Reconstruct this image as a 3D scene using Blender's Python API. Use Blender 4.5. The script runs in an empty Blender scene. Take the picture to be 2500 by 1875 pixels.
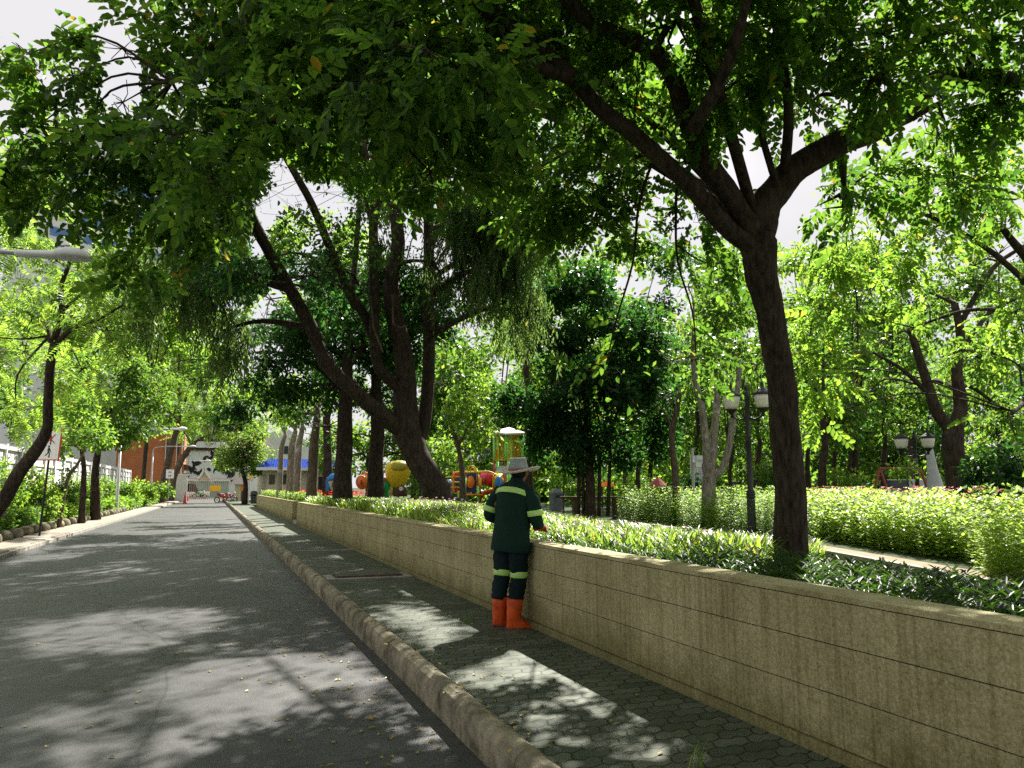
import bpy, math, random
import numpy as np
from mathutils import Vector, Matrix
rnd = random.Random(7); R = np.random.default_rng(11)
SC = bpy.context.scene; COL = SC.collection
rad = math.radians
# ------------------------------------------------------------------ camera
TH = math.atan(250.5/1880); PS = math.atan(740/1880*math.cos(TH))
s_, c_ = math.sin, math.cos
CF = np.array([s_(PS)*c_(TH), c_(PS)*c_(TH), s_(TH)]); CR = np.array([c_(PS), -s_(PS), 0.0]); CU = np.cross(CR, CF)
EYE = np.array([0, 0, 1.4])
cd = bpy.data.cameras.new('camera'); cam = bpy.data.objects.new('camera', cd); COL.objects.link(cam)
cam.location = EYE
cam.rotation_euler = Matrix((CR, CU, -CF)).transposed().to_euler()
cd.sensor_width = 36; cd.lens = 1880/2500*36; cd.clip_start = .05; cd.clip_end = 2000
SC.camera = cam
# ------------------------------------------------------------------ light
SUN = np.array([.66, .78, 1.0])            # towards the sun, per metre of height
SUNN = SUN/np.linalg.norm(SUN)
W = bpy.data.worlds.new('World'); SC.world = W; W.use_nodes = True
nt = W.node_tree; nt.nodes.clear()
out = nt.nodes.new('ShaderNodeOutputWorld'); bg = nt.nodes.new('ShaderNodeBackground')
sky = nt.nodes.new('ShaderNodeTexSky'); sky.sky_type = 'NISHITA'; sky.sun_disc = False
sky.sun_elevation = math.asin(SUNN[2]); sky.sun_rotation = math.atan2(SUNN[0], SUNN[1])
sky.air_density = 1.0; sky.dust_density = 2.0
tc = nt.nodes.new('ShaderNodeTexCoord'); nz = nt.nodes.new('ShaderNodeTexNoise'); nz.inputs['Scale'].default_value = 2.6
nz.inputs['Detail'].default_value = 5; nz.inputs['Roughness'].default_value = .55
rp = nt.nodes.new('ShaderNodeValToRGB'); rp.color_ramp.elements[0].position = .30; rp.color_ramp.elements[1].position = .50; rp.color_ramp.elements[0].color = (.72, .72, .72, 1)
mx = nt.nodes.new('ShaderNodeMix'); mx.data_type = 'RGBA'
nt.links.new(tc.outputs['Generated'], nz.inputs['Vector']); nt.links.new(nz.outputs['Fac'], rp.inputs['Fac'])
nt.links.new(rp.outputs['Color'], mx.inputs[0]); nt.links.new(sky.outputs['Color'], mx.inputs[6])
mx.inputs[7].default_value = (6.1, 6.0, 6.15, 1)
nt.links.new(mx.outputs[2], bg.inputs['Color']); bg.inputs['Strength'].default_value = .05
nt.links.new(bg.outputs[0], out.inputs[0])
sd = bpy.data.lights.new('sun', 'SUN'); sun = bpy.data.objects.new('sun', sd); COL.objects.link(sun)
sd.energy = 5.0; sd.angle = rad(.55); sd.color = (1.0, .95, .86)
sun.rotation_euler = Vector(SUNN).to_track_quat('Z', 'Y').to_euler(); sun.location = (20, 24, 40)
SC.view_settings.view_transform = 'Standard'; SC.view_settings.look = 'None'
SC.view_settings.exposure = 1.5; SC.view_settings.gamma = 1
SC.cycles.max_bounces = 6; SC.cycles.diffuse_bounces = 2; SC.cycles.glossy_bounces = 2
SC.cycles.transmission_bounces = 2; SC.cycles.transparent_max_bounces = 4
SC.cycles.use_denoising = False
SC.cycles.sample_clamp_indirect = 4.0

# ------------------------------------------------------------------ helpers: photo pixel (2500x1875) -> point at a depth or height
def ray(px, py): return (CF*1880+CR*(px-1250)-CU*(py-937.5))/1880
def D(px, py, d): return EYE+ray(px, py)*d
def Zp(px, py, z):
    r = ray(px, py); return EYE+r*((z-1.4)/r[2])
def at_ground(px, d, z=0.3):
    p = D(px, 1190, d); return np.array([p[0], p[1], z])
def project(P):
    q = P-EYE; d = q@CF; d = np.where(np.abs(d) < 1e-3, 1e-3, d)
    return 1250+1880*(q@CR)/d, 937.5-1880*(q@CU)/d, d
def inpoly(x, y, poly):
    ins = np.zeros(len(x), bool); n = len(poly)
    for i in range(n):
        x1, y1 = poly[i]; x2, y2 = poly[(i+1) % n]
        if y1 == y2: continue
        c = ((y1 > y) != (y2 > y)) & (x < (x2-x1)*(y-y1)/(y2-y1)+x1)
        ins ^= c
    return ins
# ------------------------------------------------------------------ materials
def mat(name, col, rough=.8, var=.0, vscale=5., bump=0., bscale=30., col2=None, spec=.3, metal=0., det=6):
    m = bpy.data.materials.new(name); m.use_nodes = True; t = m.node_tree; b = t.nodes['Principled BSDF']
    b.inputs['Base Color'].default_value = (*col, 1); b.inputs['Roughness'].default_value = rough
    b.inputs['Specular IOR Level'].default_value = spec; b.inputs['Metallic'].default_value = metal
    g = t.nodes.new('ShaderNodeNewGeometry')
    if var or col2:
        n = t.nodes.new('ShaderNodeTexNoise'); n.inputs['Scale'].default_value = vscale; n.inputs['Detail'].default_value = det
        n.inputs['Roughness'].default_value = .65
        r = t.nodes.new('ShaderNodeValToRGB'); t.links.new(g.outputs['Position'], n.inputs['Vector']); t.links.new(n.outputs['Fac'], r.inputs['Fac'])
        e = r.color_ramp.elements; e[0].position = .35; e[1].position = .65
        c2 = col2 or tuple(min(1, c*(1+var)) for c in col)
        c1 = col if col2 else tuple(c*(1-var) for c in col)
        e[0].color = (*c1, 1); e[1].color = (*c2, 1)
        t.links.new(r.outputs['Color'], b.inputs['Base Color'])
    if bump:
        n2 = t.nodes.new('ShaderNodeTexNoise'); n2.inputs['Scale'].default_value = bscale; n2.inputs['Detail'].default_value = 5
        bp = t.nodes.new('ShaderNodeBump'); bp.inputs['Strength'].default_value = bump; bp.inputs['Distance'].default_value = .02
        t.links.new(g.outputs['Position'], n2.inputs['Vector']); t.links.new(n2.outputs['Fac'], bp.inputs['Height'])
        t.links.new(bp.outputs['Normal'], b.inputs['Normal'])
    return m
def leafmat(name, refl, trans, rough=.45, yellow=.03, vr=.5, spec=.2, tf=.5):
    """reflecting + translucent leaf; every leaf (mesh island) gets its own tint"""
    m = bpy.data.materials.new(name); m.use_nodes = True; t = m.node_tree; t.nodes.clear()
    o = t.nodes.new('ShaderNodeOutputMaterial'); g = t.nodes.new('ShaderNodeNewGeometry')
    def ramp(c):
        r = t.nodes.new('ShaderNodeValToRGB'); e = r.color_ramp.elements
        e[0].color = (c[0]*(1-vr), c[1]*(1-vr*.8), c[2]*(1-vr*.5), 1); e[0].position = 0
        e[1].color = (min(1, c[0]*(1+vr*1.3)), c[1]*(1+vr*.7), c[2]*(1+vr*.4), 1); e[1].position = 1-yellow-.01
        if yellow > 0:
            x = e.new(1-yellow); x.color = (min(1, c[1]*1.5), c[1]*1.15, c[2], 1)
        t.links.new(g.outputs['Random Per Island'], r.inputs['Fac']); return r
    r1 = ramp(refl); r2 = ramp(trans)
    p = t.nodes.new('ShaderNodeBsdfPrincipled'); p.inputs['Roughness'].default_value = rough; p.inputs['Specular IOR Level'].default_value = spec
    tr = t.nodes.new('ShaderNodeBsdfTranslucent'); mxs = t.nodes.new('ShaderNodeMixShader'); mxs.inputs[0].default_value = tf
    t.links.new(r1.outputs[0], p.inputs['Base Color']); t.links.new(r2.outputs[0], tr.inputs['Color'])
    t.links.new(p.outputs[0], mxs.inputs[1]); t.links.new(tr.outputs[0], mxs.inputs[2]); t.links.new(mxs.outputs[0], o.inputs[0])
    return m
M = {}
M['bark_dark'] = mat('bark_dark', (.030, .024, .019), .9, col2=(.075, .058, .042), vscale=14, bump=.9, bscale=22)
M['bark_mid'] = mat('bark_mid', (.07, .055, .04), .9, col2=(.16, .13, .10), vscale=10, bump=.8, bscale=18)
M['bark_pale'] = mat('bark_pale', (.13, .11, .085), .9, col2=(.42, .39, .32), vscale=7, bump=.5, bscale=16)
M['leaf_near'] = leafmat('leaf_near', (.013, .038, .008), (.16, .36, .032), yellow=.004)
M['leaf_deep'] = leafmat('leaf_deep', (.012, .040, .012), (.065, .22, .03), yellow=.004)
M['leaf_light'] = leafmat('leaf_light', (.05, .125, .018), (.32, .60, .06), yellow=.006)
M['leaf_weep'] = leafmat('leaf_weep', (.032, .062, .024), (.19, .34, .07), yellow=.004)
M['leaf_fern'] = leafmat('leaf_fern', (.058, .13, .018), (.38, .66, .08), yellow=.004)
M['leaf_far'] = leafmat('leaf_far', (.030, .078, .016), (.20, .41, .045), yellow=.005)
M['leaf_gold'] = leafmat('leaf_gold', (.16, .26, .04), (.46, .68, .10), yellow=0, vr=.22)
M['leaf_hedge'] = leafmat('leaf_hedge', (.055, .13, .018), (.32, .56, .06), yellow=.004)
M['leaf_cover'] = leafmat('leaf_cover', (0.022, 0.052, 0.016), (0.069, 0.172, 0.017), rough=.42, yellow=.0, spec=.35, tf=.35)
M['blade'] = leafmat('blade', (0.067, 0.148, 0.026), (0.310, 0.516, 0.060), rough=.35, yellow=.03, spec=.5)
M['petal'] = leafmat('petal', (.75, .30, .32), (.6, .2, .2), yellow=0, tf=.3)
M['petal_pale'] = leafmat('petal_pale', (.80, .62, .66), (.6, .4, .4), yellow=0, tf=.3, vr=.2)
M['petal_red'] = leafmat('petal_red', (.75, .07, .03), (.6, .05, .02), yellow=0, tf=.3)
M['petal_violet'] = leafmat('petal_violet', (.35, .25, .7), (.3, .2, .6), yellow=0, tf=.3)
M['dryleaf'] = leafmat('dryleaf', (.34, .30, .08), (.22, .20, .04), yellow=.1, vr=.5, tf=.2)
M['soil'] = mat('soil', (.03, .022, .015), 1, .5, 8, .8, 40)
M['grass_ground'] = mat('grass_ground', (.03, .05, .015), 1, .5, 3, .8, 30)
M['white'] = mat('white', (.72, .72, .70), .6, .06, 2)
M['white_bright'] = mat('white_bright', (.8, .8, .78), .5)
M['black'] = mat('black', (.015, .015, .016), .5)
M['iron'] = mat('iron', (.030, .030, .032), .45, .3, 20, metal=.2)
M['grey'] = mat('grey', (.13, .15, .16), .6, .15, 5)
M['steel'] = mat('steel', (.45, .46, .47), .4, .1, 5)
M['red'] = mat('red', (.55, .03, .02), .4); M['dull_red'] = mat('dull_red', (.35, .07, .06), .5, .2, 6)
M['orange_boot'] = mat('orange_boot', (.42, .050, .008), .55, col2=(.78, .11, .015), vscale=7, bump=.25, bscale=20)
M['orange'] = mat('orange', (.85, .22, .03), .4); M['yellow'] = mat('yellow', (.80, .55, .03), .45, .12, 4)
M['lime'] = mat('lime', (.30, .85, .20), .5); M['blue'] = mat('blue', (.03, .22, .62), .35); M['deep_blue'] = mat('deep_blue', (.02, .06, .22), .4)
M['pink'] = mat('pink', (.75, .12, .28), .4); M['peach'] = mat('peach', (.85, .45, .25), .5, .1, 6)
M['green_play'] = mat('green_play', (.02, .40, .10), .4); M['cream'] = mat('cream', (.62, .56, .40), .8, .08, 2)
M['brown'] = mat('brown', (.10, .06, .035), .7, .3, 5)
M['window_dark'] = mat('window_dark', (.02, .025, .03), .15, spec=.6)
M['concrete'] = mat('concrete', (.30, .28, .24), .9, .25, 4, .3, 60)
M['skin'] = mat('skin', (.22, .11, .065), .6); M['hair'] = mat('hair', (.012, .01, .009), .6)

def bark(name, dark, light, lich, lf):
    m = bpy.data.materials.new(name); m.use_nodes = True; t = m.node_tree; b = t.nodes['Principled BSDF']; b.inputs['Roughness'].default_value = .92; b.inputs['Specular IOR Level'].default_value = .15
    g = t.nodes.new('ShaderNodeNewGeometry').outputs['Position']; mp = t.nodes.new('ShaderNodeMapping'); mp.inputs['Scale'].default_value = (22, 22, 4.5); t.links.new(g, mp.inputs['Vector'])
    n = nz_node(t, 1.0, 6, mp.outputs[0], .7); r_ = rampn(t, n.outputs['Fac'], [(.36, dark), (.64, light)])
    n2 = nz_node(t, 2.4, 5, g, .6); k = rampn(t, n2.outputs['Fac'], [(.55, (0, 0, 0)), (.72, (lf, lf, lf))]); c = mixc(t, k.outputs[0], r_.outputs[0], lich); t.links.new(c, b.inputs['Base Color'])
    bp = t.nodes.new('ShaderNodeBump'); bp.inputs['Strength'].default_value = 1; bp.inputs['Distance'].default_value = .025; t.links.new(n.outputs['Fac'], bp.inputs['Height']); t.links.new(bp.outputs[0], b.inputs['Normal'])
    return m
def nodes(m): return m.node_tree, m.node_tree.nodes['Principled BSDF']
def nz_node(t, scale, det=4, vec=None, rough=.6):
    n = t.nodes.new('ShaderNodeTexNoise'); n.inputs['Scale'].default_value = scale; n.inputs['Detail'].default_value = det; n.inputs['Roughness'].default_value = rough
    if vec: t.links.new(vec, n.inputs['Vector'])
    return n
def rampn(t, src, stops):
    r = t.nodes.new('ShaderNodeValToRGB'); e = r.color_ramp.elements
    e[0].position, e[0].color = stops[0][0], (*stops[0][1], 1); e[1].position, e[1].color = stops[-1][0], (*stops[-1][1], 1)
    for p, c in stops[1:-1]: x = e.new(p); x.color = (*c, 1)
    t.links.new(src, r.inputs['Fac']); return r
def mixc(t, f, a, b, mode='MIX'):
    n = t.nodes.new('ShaderNodeMix'); n.data_type = 'RGBA'; n.blend_type = mode
    for i, v in ((0, f), (6, a), (7, b)):
        if hasattr(v, 'links') or hasattr(v, 'is_linked'): t.links.new(v, n.inputs[i])
        elif i == 0: n.inputs[0].default_value = v
        else: n.inputs[i].default_value = (*v, 1)
    return n.outputs[2]
def asphalt():
    m = mat('asphalt', (.1, .1, .1), .52, spec=.55); t, b = nodes(m); g = t.nodes.new('ShaderNodeNewGeometry').outputs['Position']
    big = rampn(t, nz_node(t, .45, 6, g).outputs['Fac'], [(.3, (.044, .046, .049)), (.7, (.078, .078, .078))])
    fine = rampn(t, nz_node(t, 170, 2, g).outputs['Fac'], [(.3, (.45, .45, .45)), (.52, (1, 1, 1)), (.75, (1.7, 1.7, 1.65))])
    v = t.nodes.new('ShaderNodeTexVoronoi'); v.inputs['Scale'].default_value = 120; t.links.new(g, v.inputs['Vector'])
    md = nz_node(t, 3.2, 6, g, .7); st = rampn(t, md.outputs['Fac'], [(.34, (.70, .70, .70)), (.5, (1, 1, 1)), (.70, (1.28, 1.27, 1.24))])
    wv = nz_node(t, 1.3, 4, g, .6); ad = t.nodes.new('ShaderNodeMix'); ad.data_type = 'RGBA'; ad.inputs[0].default_value = .12; t.links.new(g, ad.inputs[6]); t.links.new(wv.outputs['Color'], ad.inputs[7])
    cr = t.nodes.new('ShaderNodeTexVoronoi'); cr.feature = 'DISTANCE_TO_EDGE'; cr.inputs['Scale'].default_value = .42; t.links.new(ad.outputs[2], cr.inputs['Vector'])
    ck = rampn(t, cr.outputs['Distance'], [(.0, (.45, .45, .45)), (.006, (1, 1, 1))])
    bgo = mixc(t, 1.0, big.outputs[0], st.outputs[0], 'MULTIPLY'); bgo = mixc(t, 1.0, bgo, ck.outputs[0], 'MULTIPLY')
    c = mixc(t, 1.0, bgo, fine.outputs[0], 'MULTIPLY'); t.links.new(c, b.inputs['Base Color'])
    bp = t.nodes.new('ShaderNodeBump'); bp.inputs['Strength'].default_value = .4; bp.inputs['Distance'].default_value = .004
    t.links.new(v.outputs['Distance'], bp.inputs['Height']); t.links.new(bp.outputs[0], b.inputs['Normal'])
    return m
def paving():
    """wavy interlocking concrete pavers, greenish grey with mossy dark joints"""
    m = mat('pavers', (.2, .2, .2), .7, spec=.38); t, b = nodes(m); g = t.nodes.new('ShaderNodeNewGeometry').outputs['Position']
    sp = t.nodes.new('ShaderNodeSeparateXYZ'); t.links.new(g, sp.inputs[0])
    def wave(src, k, amp, add):
        a = t.nodes.new('ShaderNodeMath'); a.operation = 'MULTIPLY'; a.inputs[1].default_value = k; t.links.new(src, a.inputs[0])
        s = t.nodes.new('ShaderNodeMath'); s.operation = 'SINE'; t.links.new(a.outputs[0], s.inputs[0])
        q = t.nodes.new('ShaderNodeMath'); q.operation = 'MULTIPLY_ADD'; q.inputs[1].default_value = amp; t.links.new(s.outputs[0], q.inputs[0]); t.links.new(add, q.inputs[2])
        return q.outputs[0]
    x2 = wave(sp.outputs['Y'], 2*math.pi/.115, .011, sp.outputs['X']); y2 = wave(sp.outputs['X'], 2*math.pi/.115, .011, sp.outputs['Y'])
    cb = t.nodes.new('ShaderNodeCombineXYZ'); t.links.new(x2, cb.inputs[0]); t.links.new(y2, cb.inputs[1])
    br = t.nodes.new('ShaderNodeTexBrick'); br.inputs['Scale'].default_value = 1; br.inputs['Brick Width'].default_value = .23; br.inputs['Row Height'].default_value = .115
    br.inputs['Mortar Size'].default_value = .0065; br.inputs['Mortar Smooth'].default_value = .3
    br.inputs['Color1'].default_value = (.068, .082, .060, 1); br.inputs['Color2'].default_value = (.13, .14, .105, 1); br.inputs['Mortar'].default_value = (.018, .022, .012, 1)
    t.links.new(cb.outputs[0], br.inputs['Vector'])
    st = rampn(t, nz_node(t, 2.2, 6, g).outputs['Fac'], [(.3, (.55, .68, .5)), (.65, (1.1, 1.1, 1.05))])
    c = mixc(t, 1.0, br.outputs['Color'], st.outputs[0], 'MULTIPLY')
    fn = rampn(t, nz_node(t, 120, 2, g).outputs['Fac'], [(.35, (.7, .7, .7)), (.7, (1.25, 1.25, 1.25))])
    c = mixc(t, 1.0, c, fn.outputs[0], 'MULTIPLY'); t.links.new(c, b.inputs['Base Color'])
    bp = t.nodes.new('ShaderNodeBump'); bp.invert = True; bp.inputs['Strength'].default_value = .9; bp.inputs['Distance'].default_value = .006
    t.links.new(br.outputs['Fac'], bp.inputs['Height']); t.links.new(bp.outputs[0], b.inputs['Normal'])
    return m
def stone(top=False):
    """speckled beige washed stone; fine vertical scoring, grime rising from the foot"""
    m = mat('washed_stone_top' if top else 'washed_stone', (.4, .35, .25), .85); t, b = nodes(m); g = t.nodes.new('ShaderNodeNewGeometry').outputs['Position']
    v = t.nodes.new('ShaderNodeTexVoronoi'); v.inputs['Scale'].default_value = 75; t.links.new(g, v.inputs['Vector'])
    sp = rampn(t, nz_node(t, 60, 5, g, .75).outputs['Fac'], [(.3, (.21, .185, .092)), (.5, (.385, .350, .185)), (.7, (.56, .525, .32))])
    big = rampn(t, nz_node(t, 1.6, 6, g).outputs['Fac'], [(.3, (.72, .70, .60)), (.6, (1.05, 1.03, 1.0))])
    c = mixc(t, 1.0, sp.outputs[0], big.outputs[0], 'MULTIPLY')
    mp = t.nodes.new('ShaderNodeMapping'); mp.inputs['Scale'].default_value = (1, 26, .45) if not top else (5, 5, 5); t.links.new(g, mp.inputs['Vector'])
    ns = rampn(t, nz_node(t, 1.0, 5, mp.outputs[0]).outputs['Fac'], [(.36, (.66, .64, .54)), (.52, (1.0, 1.0, 1.0))])
    c = mixc(t, .8, c, ns.outputs[0], 'MULTIPLY')
    if not top:
        s = t.nodes.new('ShaderNodeSeparateXYZ'); t.links.new(g, s.inputs[0])
        cb = t.nodes.new('ShaderNodeCombineXYZ'); t.links.new(s.outputs['Y'], cb.inputs[0]); t.links.new(s.outputs['Z'], cb.inputs[1])
        # narrow vertical joints, only strong in places
        br = t.nodes.new('ShaderNodeTexBrick'); br.inputs['Scale'].default_value = 1; br.inputs['Brick Width'].default_value = .072; br.inputs['Row Height'].default_value = .259
        br.offset = .37; br.inputs['Mortar Size'].default_value = .0016; br.inputs['Color1'].default_value = (1, 1, 1, 1); br.inputs['Color2'].default_value = (.93, .93, .92, 1); br.inputs['Mortar'].default_value = (.25, .23, .18, 1)
        t.links.new(cb.outputs[0], br.inputs['Vector'])
        k = rampn(t, nz_node(t, 2.3, 3, g).outputs['Fac'], [(.50, (0, 0, 0)), (.70, (.6, .6, .6))])
        c2 = mixc(t, 1.0, c, br.outputs['Color'], 'MULTIPLY'); c = mixc(t, k.outputs[0], c, c2)
        # grime near the foot with an uneven top
        a = t.nodes.new('ShaderNodeMath'); a.operation = 'MULTIPLY_ADD'; a.inputs[1].default_value = .5; t.links.new(nz_node(t, 5, 6, g).outputs['Fac'], a.inputs[0]); t.links.new(s.outputs['Z'], a.inputs[2])
        gr = rampn(t, a.outputs[0], [(.30, (.42, .42, .30)), (.60, (1, 1, 1))]); c = mixc(t, .85, c, gr.outputs[0], 'MULTIPLY')
    t.links.new(c, b.inputs['Base Color'])
    bp = t.nodes.new('ShaderNodeBump'); bp.inputs['Strength'].default_value = .5; bp.inputs['Distance'].default_value = .004
    t.links.new(v.outputs['Distance'], bp.inputs['Height']); t.links.new(bp.outputs[0], b.inputs['Normal'])
    return m
M['bark_dark'] = bark('bark_furrowed', (.016, .012, .009), (.075, .055, .040), (.11, .10, .065), .5)
M['bark_mid'] = bark('bark_brown', (.045, .034, .024), (.16, .125, .09), (.20, .19, .14), .6)
M['bark_pale'] = bark('bark_pale_mottled', (.12, .10, .08), (.34, .31, .25), (.55, .53, .46), .9)
M['asphalt'] = asphalt(); M['pavers'] = paving(); M['stone'] = stone(); M['stone_top'] = stone(True)
M['kerb'] = mat('kerb_concrete', (.075, .066, .038), .8, col2=(.34, .30, .205), vscale=5, bump=.5, bscale=70)
M['path_tan'] = mat('path_tan', (.24, .165, .10), .9, .25, 3, .3, 50)
M['path_left'] = mat('path_left', (.30, .27, .22), .9, .3, 3, .3, 50)
M['gap_dark'] = mat('joint_dark', (.02, .018, .012), 1)

# ------------------------------------------------------------------ mesh builders
def mesh_np(name, V, F):
    """V (n,3) array, F (m,k) array of equal-size faces"""
    me = bpy.data.meshes.new(name); V = np.asarray(V, np.float32); F = np.asarray(F, np.int32); m, k = F.shape
    me.vertices.add(len(V)); me.vertices.foreach_set('co', V.ravel())
    me.loops.add(m*k); me.loops.foreach_set('vertex_index', F.ravel())
    me.polygons.add(m); me.polygons.foreach_set('loop_start', np.arange(0, m*k, k, dtype=np.int32))
    me.update(calc_edges=True); me.validate(); return me
class MB:
    def __init__(s): s.v = []; s.f = []
    def add(s, vs, fs):
        o = len(s.v); s.v += [tuple(float(a) for a in v) for v in vs]; s.f += [tuple(i+o for i in f) for f in fs]; return s
    def box(s, lo, hi, bev=0):
        x0, y0, z0 = lo; x1, y1, z1 = hi
        return s.add([(x0,y0,z0),(x1,y0,z0),(x1,y1,z0),(x0,y1,z0),(x0,y0,z1),(x1,y0,z1),(x1,y1,z1),(x0,y1,z1)],
                     [(0,3,2,1),(4,5,6,7),(0,1,5,4),(1,2,6,5),(2,3,7,6),(3,0,4,7)])
    def obox(s, c, ax, ay, az):
        """oriented box: centre and three half-axis vectors"""
        c, ax, ay, az = map(np.asarray, (c, ax, ay, az))
        return s.add([c-ax-ay-az, c+ax-ay-az, c+ax+ay-az, c-ax+ay-az, c-ax-ay+az, c+ax-ay+az, c+ax+ay+az, c-ax+ay+az],
                     [(0,3,2,1),(4,5,6,7),(0,1,5,4),(1,2,6,5),(2,3,7,6),(3,0,4,7)])
    def tube(s, pts, rr, n=8, cap=True, wob=0., squash=None):
        pts = [np.asarray(p, float) for p in pts]; m = len(pts)
        if not hasattr(rr, '__len__'): rr = [rr]*m
        t0 = pts[1]-pts[0]; ref = np.array([0, 0, 1.]) if abs(t0[2]) < .8*np.linalg.norm(t0) else np.array([1., 0, 0])
        rings = []; prev = None
        for i, p in enumerate(pts):
            t = pts[min(i+1, m-1)]-pts[max(i-1, 0)]; t = t/(np.linalg.norm(t)+1e-9)
            a = np.cross(t, ref) if prev is None else prev-t*(prev@t)
            a /= np.linalg.norm(a)+1e-9; prev = a; b = np.cross(t, a); r = rr[i]
            rings += [p+(a*math.cos(2*math.pi*k/n)+b*math.sin(2*math.pi*k/n))*r*(1+(wob*math.sin(3*k*2*math.pi/n+i*.7)+wob*.6*rnd.uniform(-1, 1) if wob else 0)) for k in range(n)]
        fs = [(i*n+k, i*n+(k+1) % n, (i+1)*n+(k+1) % n, (i+1)*n+k) for i in range(m-1) for k in range(n)]
        if cap: fs += [tuple(range(n))[::-1], tuple((m-1)*n+k for k in range(n))]
        return s.add(rings, fs)
    def lathe(s, prof, c, n=16):
        """prof: (radius, z) pairs about a vertical axis through c"""
        vs = [(c[0]+r*math.cos(2*math.pi*k/n), c[1]+r*math.sin(2*math.pi*k/n), c[2]+z) for r, z in prof for k in range(n)]
        fs = [(i*n+k, i*n+(k+1) % n, (i+1)*n+(k+1) % n, (i+1)*n+k) for i in range(len(prof)-1) for k in range(n)]
        return s.add(vs, fs+[tuple(range(n))[::-1], tuple((len(prof)-1)*n+k for k in range(n))])
    def loft(s, rings, cap=True):
        n = len(rings[0]); fs = [(i*n+k, i*n+(k+1) % n, (i+1)*n+(k+1) % n, (i+1)*n+k) for i in range(len(rings)-1) for k in range(n)]
        if cap: fs += [tuple(range(n))[::-1], tuple((len(rings)-1)*n+k for k in range(n))]
        return s.add([p for r in rings for p in r], fs)
    def prism(s, poly, off):
        n = len(poly); off = np.asarray(off); a = [np.asarray(p, float) for p in poly]
        return s.add(a+[p+off for p in a], [tuple(range(n))[::-1], tuple(range(n, 2*n))]+[(i, (i+1) % n, (i+1) % n+n, i+n) for i in range(n)])
    def build(s, name, m, parent=None, smooth=False, local=False):
        V = np.array(s.v, float)
        if parent is not None and not local:
            V = V-np.array(parent_origin(parent))
        me = bpy.data.meshes.new(name); me.from_pydata(V.tolist(), [], s.f); me.update()
        if smooth: me.polygons.foreach_set('use_smooth', [True]*len(me.polygons))
        o = bpy.data.objects.new(name, me); me.materials.append(m if not isinstance(m, str) else M[m]); COL.objects.link(o)
        if parent is not None: o.parent = parent
        return o
def parent_origin(p):
    o = np.zeros(3)
    while p is not None: o = o+np.array(p.location); p = p.parent
    return o
def tag(o, label=None, cat=None, group=None, kind=None):
    if label: o['label'] = label
    if cat: o['category'] = cat
    if group: o['group'] = group
    if kind: o['kind'] = kind
    return o
def thing(name, label, cat, loc=(0, 0, 0), group=None, rz=0):
    o = bpy.data.objects.new(name, None); COL.objects.link(o); o.empty_display_size = .2
    o.location = [float(a) for a in loc]; o.rotation_euler = (0, 0, rz); return tag(o, label, cat, group)
def copy_tree(o, parent=None):
    c = o.copy(); COL.objects.link(c)
    if parent: c.parent = parent
    for ch in list(o.children): copy_tree(ch, c)
    return c
def smooth_path(pts, rr, k=5):
    """Catmull-Rom through control points"""
    P = [np.asarray(p, float) for p in pts]; P = [2*P[0]-P[1]]+P+[2*P[-1]-P[-2]]; Rr = [rr[0]]+list(rr)+[rr[-1]]; o = []; q = []
    for i in range(1, len(P)-2):
        for j in range(k):
            t = j/k
            o.append(.5*((2*P[i])+(-P[i-1]+P[i+1])*t+(2*P[i-1]-5*P[i]+4*P[i+1]-P[i+2])*t*t+(-P[i-1]+3*P[i]-3*P[i+1]+P[i+2])*t**3)); q.append(Rr[i]*(1-t)+Rr[i+1]*t)
    o.append(P[-2]); q.append(Rr[-2]); return o, q

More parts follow.
